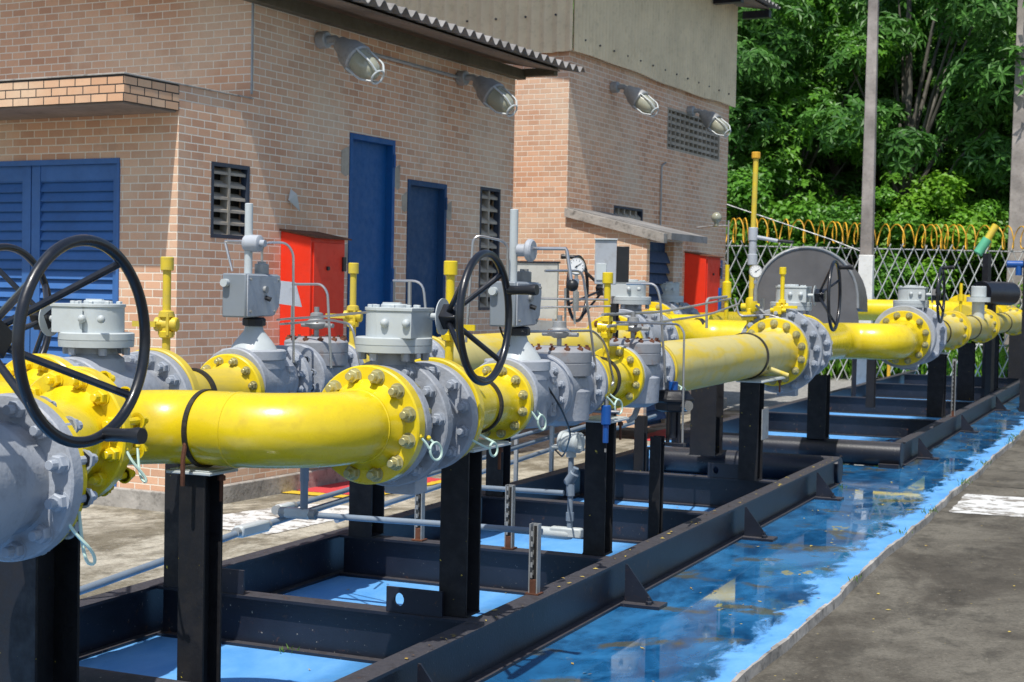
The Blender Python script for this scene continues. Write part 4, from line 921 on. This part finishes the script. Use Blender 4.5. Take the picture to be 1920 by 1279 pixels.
MB().bb((-6.05, -.055, -.2), (.055, -.0005, .14)).bb((.0005, -.0005, -.2), (.055, 5.5, .14)).build('plinth', 'concrete_trim', b1, bevel=.01)
MB().bb((.0, .866, 3.23), (.012, .884, 4.1)).build('corner_trim', 'galv', b1)
# louvred shutters
x0, x1 = sh[0], sh[1]
dleaf = [(-1.50, -.565), (-2.44, -1.51), (-3.0, -2.45)]
for a, b_ in dleaf:
    fr = MB().bb((a, .03, .07), (a+.09, .09, 2.62)).bb((b_-.09, .03, .07), (b_, .09, 2.62)).bb((a+.09, .035, 2.5), (b_-.09, .085, 2.62)).bb((a+.09, .035, .07), (b_-.09, .085, .2)).build('louvred_door', 'blueshut', b1, bevel=.003)
    sl_ = MB(); z = .2
    while z < 2.5:
        sl_.prism([Vector((0, .035, z)), Vector((0, .045, z-.006)), Vector((0, .085, z+.08)), Vector((0, .075, z+.088))], (a+.09, 0, 0), (b_-.09, 0, 0)); z += .0765
    sl_.build('slat', 'blueshut', fr)
    MB().bb((a, .10, .07), (b_, .11, 2.62)).build('backing', 'bluedark', fr)
MB().bb((x0, -.01, 2.62), (x1, .08, 2.66)).bb((x1-.02, -.012, .07), (x1+.004, .08, 2.62)).build('door_frame', 'blueshut', b1)
door(b1, 2.30, 3.05, .14, 3.07, 'blue'); door(b1, 3.29, 4.02, .14, 2.735, 'bluedark')
vent(b1, .39, .87, 2.07, 2.655, 6, 2); vent(b1, 4.72, 5.16, 1.5, 2.765, 10, 2)
for (ya_, yb_, za_, zb_) in ((2.17, 2.295, 2.68, 2.95), (3.055, 3.15, 2.62, 2.86), (3.19, 3.285, 2.42, 2.62), (4.025, 4.13, 2.38, 2.58), (2.2, 2.295, 1.9, 2.1), (3.055, 3.10, 1.55, 1.9)):
    MB().add([(.003, ya_, za_+.03), (.003, (ya_+yb_)/2, za_), (.003, yb_, za_+.02), (.003, yb_, zb_), (.003, (ya_+yb_)/2, zb_-.02), (.003, ya_, zb_-.05)], [(0, 1, 2, 3, 4, 5)]).build('cement_patch', 'ventc', b1, smooth=False)
# roof: corrugated sheet falling towards the pipes
def corrugated(y0, y1, xa, za, xb, zb, amp=.03, pitch=.17, th=.008):
    mb = MB(); N_ = int((y1-y0)/pitch*8); vs = []
    for i in range(N_+1):
        yy = y0+(y1-y0)*i/N_; dz = amp*sin(2*pi*(yy-y0)/pitch)
        vs += [(xa, yy, za+dz), (xb, yy, zb+dz), (xa, yy, za+dz+th), (xb, yy, zb+dz+th)]
    fs = []
    for i in range(N_):
        a = 4*i; b_ = a+4; fs += [(a, b_, b_+1, a+1), (a+2, a+3, b_+3, b_+2), (a, a+2, b_+2, b_), (a+1, b_+1, b_+3, a+3)]
    return mb.add(vs, fs)
corrugated(.25, 5.85, -4.5, 5.0, .63, 4.06, .034, .172).build('roof', 'slate', b1)
MB().prism([Vector((-4.5, 0, 4.95)), Vector((.50, 0, 4.03)), Vector((.50, 0, 4.015)), Vector((-4.5, 0, 4.93))], (0, .3, 0), (0, 5.5, 0)).build('soffit', 'soffit', b1)
MB().bb((.004, .3, 3.95), (.10, 5.5, 4.05)).build('eave_board', 'olive', b1)
MB().bb((-.9, 5.46, 3.98), (.45, 5.55, 4.06)).build('roof_beam', 'olive', b1)
MB().cyl((.03, 1.9, 3.80), (.03, 4.25, 3.80), .016, n=10).build('lamp_conduit', 'galv', b1)
def wall_lamp(label, base, rz, loc3, s=1.0):
    t = thing('bulkhead_lamp', label, 'lamp', loc3, rz, 'grey caged wall lamps')
    MB().cyl((.0, 0, .0), (.07*s, 0, 0), .052*s, n=18, ch=.01).build('wall_box', 'galv', t)
    d = Vector((.80, -.10, -.60)).normalized(); a = Vector((.07*s, 0, 0))
    MB().tube([a, a+Vector((.05, 0, 0))*s, a+Vector((.05, 0, 0))*s+d*.06*s], .024*s, 12).build('arm', 'galv', t)
    o = a+Vector((.05, 0, 0))*s+d*.04*s
    MB().lathe(o, d, [(0, .02*s), (.01*s, .048*s), (.06*s, .062*s), (.10*s, .084*s), (.16*s, .094*s), (.19*s, .098*s), (.20*s, .09*s)], 28).build('housing', 'galv', t)
    MB().lathe(o, d, [(.19*s, .074*s), (.28*s, .074*s), (.33*s, .06*s), (.36*s, .03*s), (.365*s, .005*s)], 24).build('glass', 'glass_lamp', t)
    x, y_, z_ = frame(d); g = MB()
    for k in range(4):
        aa = pi/4+pi/2*k; e = x*cos(aa)+z_*sin(aa)
        g.tube([o+d*.19*s+e*.094*s, o+d*.32*s+e*.09*s, o+d*.38*s+e*.045*s], .0065*s, 6, fil=.03)
    g.torus(o+d*.38*s, d, .045*s, .0065*s, 20, 6); g.build('guard', 'lightgrey', t)
    return t
def bl(p, C): # building local -> world
    v = Matrix.Rotation(BA, 3, 'Z') @ Vector(p); return (v.x+C[0], v.y+C[1], v.z+C[2])
wall_lamp('caged wall lamp on the near building, nearest to the upper corner', 0, BA, bl((.0, 1.80, 3.80), C1), 1.4)
wall_lamp('caged wall lamp on the near building, above the shorter blue door', 0, BA, bl((.0, 4.22, 3.80), C1), 1.4)
C2 = (-6.594, 16.878, 0)
wall_lamp('caged wall lamp on the far building, above the small dark window', 0, BA, bl((.0, 1.25, 4.29), C2), 1.35)
wall_lamp('caged wall lamp on the far building, over the pierced block grille', 0, BA, bl((.0, 3.95, 4.30), C2), 1.35)

b2 = thing('brick_building', 'taller brick building behind with cream corrugated upper cladding and lean-to', 'building', C2, BA)
W = MB()
wall_with_holes(W, 'y', 0, .2, -5, 0, .14, 4.6, [])
wall_with_holes(W, 'x', 0, .2, 0, 5.68, .14, 4.6, [(3.17, 5.29, 3.72, 4.27), (1.40, 2.36, 2.50, 2.82)])
W.build('wall', 'brick', b2, smooth=False)
MB().bb((.0, .2, .0), (.07, 5.7, .14)).bb((-5, -.06, 0), (.07, 0, .14)).build('plinth', 'concrete_trim', b2)
vent(b2, 3.17, 5.29, 3.70, 4.27, 6, 12, True); vent(b2, 1.40, 2.36, 2.50, 2.82, 2, 5)
mb = MB(); N_ = 5.8/.1
def vclad(a0, a1, pos, axis, z0, z1, pitch=.10, amp=.017):
    n_ = int((a1-a0)/pitch*6); vs = []
    for i in range(n_+1):
        a = a0+(a1-a0)*i/n_; d = pos+amp*sin(2*pi*a/pitch); zb = z0+.014*sin(a*1.3)+.006*sin(a*4.1)
        for z in (zb, z1): vs.append((d, a, z) if axis == 'x' else (a, -d, z))
    return MB().add(vs, [(2*i, 2*i+2, 2*i+3, 2*i+1) for i in range(n_)])
vclad(-.07, 5.75, .07, 'x', 4.55, 6.08).build('side_cladding', 'clad', b2)
vclad(-5, .07, .07, 'y', 4.55, 6.08, .17, .022).build('front_cladding', 'clad', b2)
for i in range(13): MB().sphere((.087, .25+.43*i, 4.72), .014, 6).build('cladding_screw', 'blackbeam', b2)
for i in range(5): MB().sphere((-.15-.4*i, -.095, 4.98), .016, 6).build('cladding_screw', 'blackbeam', b2)
corrugated(-1.0, 6.15, -4.5, 6.95, .62, 6.09, .026, .17).build('roof', 'slate', b2)
MB().prism([Vector((-4.5, 0, 6.93)), Vector((.5, 0, 6.06)), Vector((.5, 0, 6.04)), Vector((-4.5, 0, 6.90))], (0, -.8, 0), (0, 6.0, 0)).build('soffit', 'soffit', b2)
for yy in (-.5, 1.2, 2.9, 4.6, 5.9): MB().bb((.1, yy, 5.92), (.52, yy+.12, 6.03)).build('rafter', 'blackbeam', b2)
# lean-to
L = MB(); q = [(0, .14), (1.04, .14), (1.04, 2.36), (0, 2.64)]
L.add([(a, 0, z) for a, z in q], [(0, 1, 2, 3)])
wall_with_holes(L, 'x', 1.04, .15, 0, 1.15, .14, 2.36, [(.09, .85, .14, 2.33)])
L.build('lean_to_wall', 'brick', b2, smooth=False)
MB().prism([Vector((0, 0, 2.70)), Vector((1.27, 0, 2.40)), Vector((1.27, 0, 2.29)), Vector((0, 0, 2.60))], (0, -.06, 0), (0, .05, 0)).build('lean_to_verge', 'concrete_trim', b2)
MB().prism([Vector((0, 0, 2.715)), Vector((1.32, 0, 2.41)), Vector((1.32, 0, 2.33)), Vector((0, 0, 2.62))], (0, .051, 0), (0, 1.25, 0)).build('lean_to_roof', 'slate', b2)
sl_ = MB(); z = .2
while z < 2.2: sl_.prism([Vector((1.0, 0, z)), Vector((1.0, 0, z+.02)), Vector((.95, 0, z+.13)), Vector((.95, 0, z+.11))], (0, .10, 0), (0, .84, 0)); z += .125
sl_.build('louvred_door', 'bluelouver', b2); MB().bb((.90, .10, .14), (.93, .84, 2.32)).build('door_backing', 'bluedark', b2)
MB().tube([(.02, 2.95, 2.5), (.02, 2.95, 3.45), (.02, 3.1, 3.5)], .012, 8, fil=.05).build('wall_conduit', 'galv', b2)
t = thing('notice', 'small pale blue notice on the far brick wall beside the second red cabinet', 'sign', bl((.012, 5.35, 1.95), C2), BA)
MB().bb((0, -.14, 0), (.008, .16, .28)).build('panel', 'bluevalve', t)
b = MB()
for k in range(4): b.bb((.0085, -.10, .05+.055*k), (.0095, .12-.04*(k % 2), .065+.055*k))
b.build('print', 'lightgrey', t)

def cabinet(label, C, y0, y1, z0, z1, dp, louvres=False):
    t = thing('red_cabinet', label, 'cabinet', bl((.0, y0, z0), C), BA, 'red wall cabinets'); L_ = y1-y0; H_ = z1-z0
    MB().prism([Vector((.002, 0, 0)), Vector((dp, 0, 0)), Vector((dp, 0, H_-.05)), Vector((.002, 0, H_))], (0, 0, 0), (0, L_, 0)).build('case', 'red', t, bevel=.004)
    MB().prism([Vector((-.0, 0, H_+.002)), Vector((dp+.05, 0, H_-.058)), Vector((dp+.05, 0, H_-.045)), Vector((.0, 0, H_+.018))], (0, -.02, 0), (0, L_+.03, 0)).build('lid', 'rust', t)
    d = MB().bb((dp+.001, .03, .03), (dp+.014, L_-.03, H_-.09)).build('cabinet_door', 'red', t, bevel=.003)
    for z_ in (H_-.32, .1): MB().bb((dp+.014, L_-.06, z_), (dp+.03, L_-.02, z_+.12)).build('latch', 'rubber', d)
    MB().cyl((dp+.014, L_*.45, H_-.3), (dp+.03, L_*.45, H_-.3), .018, n=10).build('knob', 'rubber', d)
cabinet('red cabinet on the near building left of the tall blue door', C1, 1.30, 1.80, .95, 2.16, .30)
cabinet('red cabinet on the far building right of the lean-to', C2, 3.95, 4.55, .6, 2.30, .32)
t = thing('hazard_sign', 'small diamond sign on the near brick wall above the red cabinet', 'sign', bl((.02, 1.42, 2.42), C1), BA)
MB().add([(.0, -.02, .09), (.05, -.01, .05), (.04, .06, -.09), (-.0, -.05, .0), (.004, -.02, .09), (.058, -.01, .05), (.044, .06, -.09), (.006, -.05, .0)], [(0, 1, 2, 3), (7, 6, 5, 4), (0, 4, 5, 1), (1, 5, 6, 2), (2, 6, 7, 3), (3, 7, 4, 0)]).build('plate', 'lightgrey', t, smooth=False)
MB().add([(.004, -.015, .05), (.03, -.01, .03), (.03, .03, -.05), (.006, -.03, .0)], [(0, 1, 2, 3)]).build('symbol', 'red', t, smooth=False, loc=(.008, 0, 0))

# ---------------------------------------------------------------- far yard
# fence roughly square to the view, y 30.2 at x -8.3 to y 32.6 at x -2.7
FA = math.atan2(2.41, 5.59); FO = Vector((-8.9, 29.98, 0))
t = thing('lattice_fence', 'tall grey expanded metal lattice fence in front of the trees', 'fence', FO, FA)
mb = MB(); Lf = 17.0; Hf = 2.80; px = .25; sl2 = .19/.42
def clipbar(x0, slope):
    # bar x = x0 + slope*z within 0<x<Lf
    pts = []
    z0_, z1_ = 0.0, Hf+random.uniform(-.06, .05)
    a = [x0+slope*z0_, z0_]; b_ = [x0+slope*z1_, z1_]
    if slope > 0:
        if a[0] < 0: a = [0, (0-x0)/slope]
        if b_[0] > Lf: b_ = [Lf, (Lf-x0)/slope]
    else:
        if a[0] > Lf: a = [Lf, (Lf-x0)/slope]
        if b_[0] < 0: b_ = [0, (0-x0)/slope]
    if b_[1]-a[1] < .2 or a[1] < -.01: return
    return a, b_
k = -Hf*sl2
while k < Lf+Hf*sl2:
    r = clipbar(k, sl2)
    if r: mb.tube([(r[0][0], 0, r[0][1]), (r[1][0], 0, r[1][1])], .0125, 4)
    r = clipbar(k, -sl2)
    if r: mb.tube([(r[0][0], .018, r[0][1]), (r[1][0], .02, r[1][1])], .010, 4)
    k += px
mb.build('mesh_panel', 'fencemesh', t)
for x in (0, 3.5, 7.0, 10.5, 14, 17): MB().cyl((x, .07, 0), (x, .07, 2.85), .045, n=12).build('fence_post', 'pole', t)
MB().tube([(0, .05, 2.72), (Lf, .05, 2.70)], .014, 6).build('top_wire', 'galv', t)
t = thing('razor_coil', 'rusty orange coil of razor wire along the top of the fence', 'wire coil', FO+Vector((0, 0, 2.85)), FA)
pts = []; turns = 84; n_ = turns*14
for i in range(n_):
    a = 2*pi*i/14; x = Lf*i/n_; rr = .235+.02*sin(i*.021)
    pts.append((x+.10*sin(i*.045)+.04*sin(i*.31), rr*cos(a), .16+rr*sin(a)+.03*sin(i*.013)))
MB().tube(pts, .0125, 6).build('coil', 'orange', t)
t = thing('fence_elbow', 'pale green and yellow angled stub sticking up over the fence', 'pipe', (-3.35, 31.0, 2.72), FA)
MB().cyl((-.1, 0, -.1), (.08, 0, .18), .095, n=16).build('green_sleeve', 'green', t); MB().cyl((.08, 0, .18), (.24, 0, .46), .07, n=16).build('yellow_end', 'faded_flange', t)
def upole(label, x, y_, H_, r0_, r1_, lean=0, white=0, z0=-.05):
    t = thing('utility_pole', label, 'pole', (x, y_, z0), 0, 'tall concrete poles')
    sq = lambda z: r0_+(r1_-r0_)*z/H_
    def seg(z0_, z1_, e=0): return [(sq(z0_)+e, z0_), (sq(z1_)+e, z1_)]
    def pr(z0_, z1_, e, nm, mt):
        vs = []
        for z in (z0_, z1_):
            r = sq(z)+e
            for dx, dy in ((-1, -.8), (1, -.8), (1, .8), (-1, .8)): vs.append((dx*r+lean*z, dy*r, z))
        MB().add(vs, [(0, 1, 2, 3), (7, 6, 5, 4), (0, 4, 5, 1), (1, 5, 6, 2), (2, 6, 7, 3), (3, 7, 4, 0)]).build(nm, mt, t, bevel=.012)
    pr(white, H_, 0, 'shaft', 'pole')
    if white: pr(0, white, .012, 'white_base', 'white')
    return t
upole('tall concrete pole with white painted base in front of the fence', -4.93, 27.3, 9.5, .125, .07, .0, 2.52)
upole('tall concrete pole cut by the right edge', -2.98, 34.2, 12.0, .22, .11, .0, 0)
t = tag(MB().tube([(-8.2, 27.5, 3.6), (-5.6, 27.3, 2.75), (-4.95, 27.3, 2.5)], .012, 6).build('guy_wire', 'galv'), 'thin pale stay wire slanting from the far wall to the pole', 'wire')
# arched hood behind the far valve
t = thing('arched_hood', 'large brown grey arched metal hood before the fence', 'hood', (-5.0, 22.8, 0), .42)
prof = []
for i in range(21):
    a = pi*i/20; prof.append(Vector((-.78*cos(a), 0, 1.55+.90*sin(a)**.8)))
MB().prism([Vector((-.85, 0, 0.9))]+prof+[Vector((.85, 0, .9))], (0, 0, 0), (0, .04, 0)).build('front_panel', 'tank', t)
MB().prism([v_*1.0 for v_ in prof], (0, .041, 0), (.30, .6, -.06)).build('hood_shell', 'tank', t)
mb = MB(); mb.tube([p+Vector((0, -.0, 0)) for p in prof], .022, 8).build('rim_trim', 'galv', t)
for q_ in (-.77, .77): MB().bb((q_-.03, .05, 0), (q_+.03, .11, .9)).build('stand_leg', 'blackbeam', t)
t = thing('open_tube', 'black open ended tube with rusty inside near the right edge', 'tube', (-2.72, 25, 0), -.42)
MB().lathe((0, 0, 1.82), (0, 1, 0), [(0, .19), (0, .165), (.5, .165), (.5, .0)], 36).lathe((0, 0, 1.82), (0, 1, 0), [(0, .19), (.9, .19), (.9, .0)], 36).build('tube_shell', 'blackbeam', t)
MB().bb((-.05, .3, 0), (.05, .4, 1.7)).build('stand', 'black', t); MB().bb((-.04, .1, 1.98), (.06, .2, 2.45)).build('upright', 'black', t)
t = thing('blue_actuator', 'small bright blue actuator on a black post at the right edge', 'actuator', (-2.1, 24.6, 0), 0)
MB().cyl((-.2, 0, 2.27), (.05, 0, 2.27), .055, n=16, ch=.01).cyl((-.02, 0, 2.1), (-.02, 0, 2.27), .05, n=12).build('actuator_body', 'bluevalve', t)
MB().bb((.05, -.05, 0), (.17, .05, 2.36)).build('stand', 'black', t)
t = thing('small_valve', 'small grey topped valve with yellow stem at the right edge', 'valve', (-2.55, 23.2, 1.33), 0)
MB().cyl((0, 0, 0), (0, 0, .35), .09, n=20).cyl((0, 0, .35), (0, 0, .42), .17, n=28).cyl((0, 0, .42), (0, 0, .58), .11, n=24, ch=.01).build('valve_body', 'lightgrey', t)
MB().cyl((-.25, 0, .2), (-.25, 0, .62), .022, n=10).cyl((-.25, 0, .36), (-.25, 0, .46), .045, n=10).build('stem', 'yellow', t)
t = thing('marker_post', 'thin orange marker post on the gravel beyond the far frame', 'post', (-5.1, 31.0, 0))
MB().cyl((0, 0, 0), (0, 0, .75), .035, n=8).build('stake', 'orange', t)
b = thing('pipe_rack', 'low grey handrails on the gravel beyond the far frame', 'rail', (-4.6, 33.5, 0))
m_ = MB()
for z in (.25, .5, .75): m_.tube([(-3, 0, z), (3.4, .6, z)], .028, 8)
for x in (-3, -1.4, .2, 1.8, 3.4): m_.cyl((x, (x+3)*.094, 0), (x, (x+3)*.094, .8), .03, n=8)
m_.build('rails', 'galv', b)

# ---------------------------------------------------------------- vegetation
def leaf(mb, p, d, n, L_, W_):
    d = d.normalized(); s_ = d.cross(n).normalized(); m2 = p+d*(L_*.5)+n*(.08*L_)
    mb.add([p, m2-s_*(W_/2), p+d*L_-n*(.12*L_), m2+s_*(W_/2)], [(0, 1, 2, 3)])
def rv(): 
    while True:
        v_ = Vector((random.uniform(-1, 1), random.uniform(-1, 1), random.uniform(-1, 1)))
        if .05 < v_.length < 1: return v_
def crown_mesh(name, mat, H_, Rr, nclump, per, L_, W_, rosette=True, low=.0):
    mb = MB(); limbs = []
    for c in range(nclump):
        v_ = rv(); cz = low+(H_-low)*(.5+.5*v_.z); rad = Rr*(.55+.45*sin(pi*min(1, max(0, (cz-low)/(H_-low)*.9+.05))))
        cc = Vector((v_.x*rad, v_.y*rad, cz)); cr = random.uniform(.35, .8)*Rr*.36; limbs.append(cc)
        for i in range(per):
            q = rv().normalized()*cr*random.uniform(.55, 1.05); q.z *= .65
            if q.z < -.25*cr and random.random() < .6: continue
            p = cc+q
            if rosette:
                ax = (q.normalized()+Vector((0, 0, .7))+rv()*.5).normalized(); fx = frame(ax)
                k0 = random.random()*6
                for j in range(6):
                    a = k0+2*pi*j/6; out = fx[0]*cos(a)+fx[2]*sin(a)
                    leaf(mb, p, (out+ax*random.uniform(-.35, .35)), ax, L_*random.uniform(.7, 1.1), W_)
            else:
                for j in range(3):
                    nn = (q.normalized()*.6+Vector((0, 0, .7))+rv()*.8).normalized(); leaf(mb, p+rv()*.1, nn.cross(rv().normalized()), nn, L_*random.uniform(.6, 1.2), W_*random.uniform(.8, 1.2))
    return mb.mesh(name, mat, smooth=False), limbs
random.seed(21)
V = [crown_mesh('crown', 'leafdark', 9.0, 3.2, 48, 84, .23, .075, True, 2.6), crown_mesh('crown', 'leafmid', 8.0, 3.0, 50, 88, .18, .07, True, 2.0),
     crown_mesh('crown', 'leafbright', 3.6, 2.0, 40, 190, .12, .085, False, .3), crown_mesh('crown', 'leafmid', 4.4, 2.1, 40, 190, .13, .085, False, .4)]
def trunk_mesh(limbs, H_, r):
    mb = MB(); mb.tube([(0, 0, -.1), (.1, .05, H_*.3), (-.05, .1, H_*.6), (.1, 0, H_*.85)], [r, r*.25], 10)
    for l_ in limbs[::3]:
        z0_ = max(.4, l_.z*.5); mb.tube([(0, .05, z0_), Vector((l_.x*.5, l_.y*.5, (z0_+l_.z)/2+.2)), l_], [r*.34, r*.07], 6)
    return mb.mesh('trunk', 'bark')
TR = [trunk_mesh(V[0][1], 9, .15), trunk_mesh(V[1][1], 8, .13), trunk_mesh(V[2][1], 3.4, .06), trunk_mesh(V[3][1], 4, .07)]
def tree(kind, x, y_, s_, rz, label, cat='tree', name=None, zs=1.0):
    t = thing(name or ('broadleaf_tree' if kind < 2 else 'shrub'), label, cat, (x, y_, -.05), rz, 'trees beyond the fence' if kind < 2 else 'bushes beyond the fence')
    t.scale = (s_, s_, s_*zs)
    for nm, me in (('crown', V[kind][0]), ('trunk', TR[kind])):
        o = bpy.data.objects.new(nm, me); COL.objects.link(o); o.parent = t
def fp(u, depth):  # a point on the ground at fence coordinate u (m along the fence) and depth behind it
    e = Vector((cos(FA), sin(FA), 0)); n_ = Vector((-sin(FA), cos(FA), 0)); q = FO+e*u+n_*depth; return q.x, q.y
places = ['leftmost of the front row of tall trees, next to the far building', 'tall glossy leaved tree just left of the white based pole', 'tall tree directly behind the white based pole', 'tall tree between the two concrete poles', 'tall tree behind the pole at the right edge', 'tall tree beyond the right edge of the fence']
us = [.3, 3.0, 5.6, 8.4, 11.4, 14.6]
for i, u in enumerate(us):
    x, y_ = fp(u, 5.0+1.2*(i % 2)); tree(i % 2, x, y_, 1.0+.12*((i*7) % 3), i*1.3, places[i])
pb = ['row of taller trees behind, over the far building roof', 'back row tree, second from the far building', 'back row tree in the middle of the gap', 'back row tree right of the middle', 'back row tree toward the right edge', 'back row tree outermost on the right', 'back row tree hidden left behind the far building']
for i, u in enumerate([-1.5, 2, 5, 8, 11.2, 15, -5]):
    x, y_ = fp(u, 10.5+1.5*(i % 2)); tree((i+1) % 2, x, y_, 1.35+.1*(i % 3), i*2.1+.5, pb[i], zs=1.0)
bs = ['bright bush at the foot of the trees beside the far building', 'bright green bush left of the tall vent pipe', 'leafy bush right of the tall vent pipe', 'bush just left of the white based pole', 'bright vine covered bush right of the white based pole', 'green bush behind the middle of the lattice', 'bush behind the angled green stub', 'bush at the right end of the fence', 'outermost bush on the right']
for i, u in enumerate([-.6, .9, 2.3, 3.9, 5.4, 6.9, 8.5, 10.2, 12.5]):
    x, y_ = fp(u, 2.0+.8*(i % 3)); tree(2+(i % 2), x, y_, .95+.14*((i*5) % 3), i*1.7, bs[i], 'bush')
# low growth along the fence foot
mb = MB(); random.seed(5)
for i in range(9000):
    x, y_ = fp(random.uniform(-1, 16), random.uniform(.3, 3.2)); h = random.uniform(.2, .95)
    p = Vector((x, y_, random.uniform(0, .55))); leaf(mb, p, Vector((random.uniform(-.6, .6), random.uniform(-.6, .6), 1)), rv().normalized(), h*.5, .07)
o = mb.build('undergrowth', 'leafbright', None, smooth=False); tag(o, 'tangled low green growth behind the lattice fence', 'undergrowth'); o['kind'] = 'stuff'
# forest floor and deep wood
mb = MB()
for i in range(52000):
    u = random.uniform(-14, 30); d = random.uniform(15, 22); x, y_ = fp(u, d); z = random.uniform(0, 15)
    nn = rv().normalized(); leaf(mb, Vector((x, y_, z)), rv(), nn, .55, .32)
o = mb.build('far_wood', 'leafdark', None, smooth=False); tag(o, 'dark mass of forest filling the background', 'forest'); o['kind'] = 'stuff'
mb = MB(); random.seed(31)
for i in range(420):
    k = random.random()
    if k < .45: x, y_, z = random.uniform(-2.55, -1.72), random.uniform(5, 26), .003
    elif k < .7: x, y_, z = random.uniform(-4.4, -2.85), random.uniform(5, 14), .003
    elif k < .85: x, y_, z = random.uniform(-2.78, -2.69), random.uniform(5, 14), .2485
    else: x, y_, z = random.uniform(-1.6, .6), random.uniform(5, 22), -.046
    a = random.uniform(0, 6.28); r = random.uniform(.006, .018); mb.add([(x+r*cos(a+q)*(1 if q_ % 2 else .5), y_+r*sin(a+q)*(1 if q_ % 2 else .5), z+random.uniform(0, .006)) for q_, q in enumerate((0, 1.57, 3.14, 4.71))], [(0, 1, 2, 3)])
o = mb.build('fallen_leaves', 'litter', None, smooth=False); tag(o, 'tiny yellow and brown leaves scattered over the blue floor and beams', 'leaf litter'); o['kind'] = 'stuff'
# weeds at the pad edge
mb = MB()
for (cx, cy, nn, sp) in ((-1.69, 12.4, 26, .10), (-1.70, 11.2, 14, .05), (-1.68, 14.6, 30, .15), (-1.7, 16.5, 26, .2), (-1.7, 19.5, 60, .5), (-2.62, 13.6, 12, .05), (-3.7, 6.02, 8, .04), (-1.66, 9.2, 8, .05)):
    for i in range(nn):
        x = cx+random.gauss(0, .025); y_ = cy+random.gauss(0, sp); a = random.uniform(0, 6.28); h = random.uniform(.02, .055)
        d = Vector((cos(a)*.5, sin(a)*.5, 1)); leaf(mb, Vector((x, y_, 0)), d, Vector((cos(a+1.5), sin(a+1.5), 0)), h, .008)
o = mb.build('weeds', 'grass', None, smooth=False); tag(o, 'small grass weeds along the edge of the blue pad', 'weeds'); o['kind'] = 'stuff'
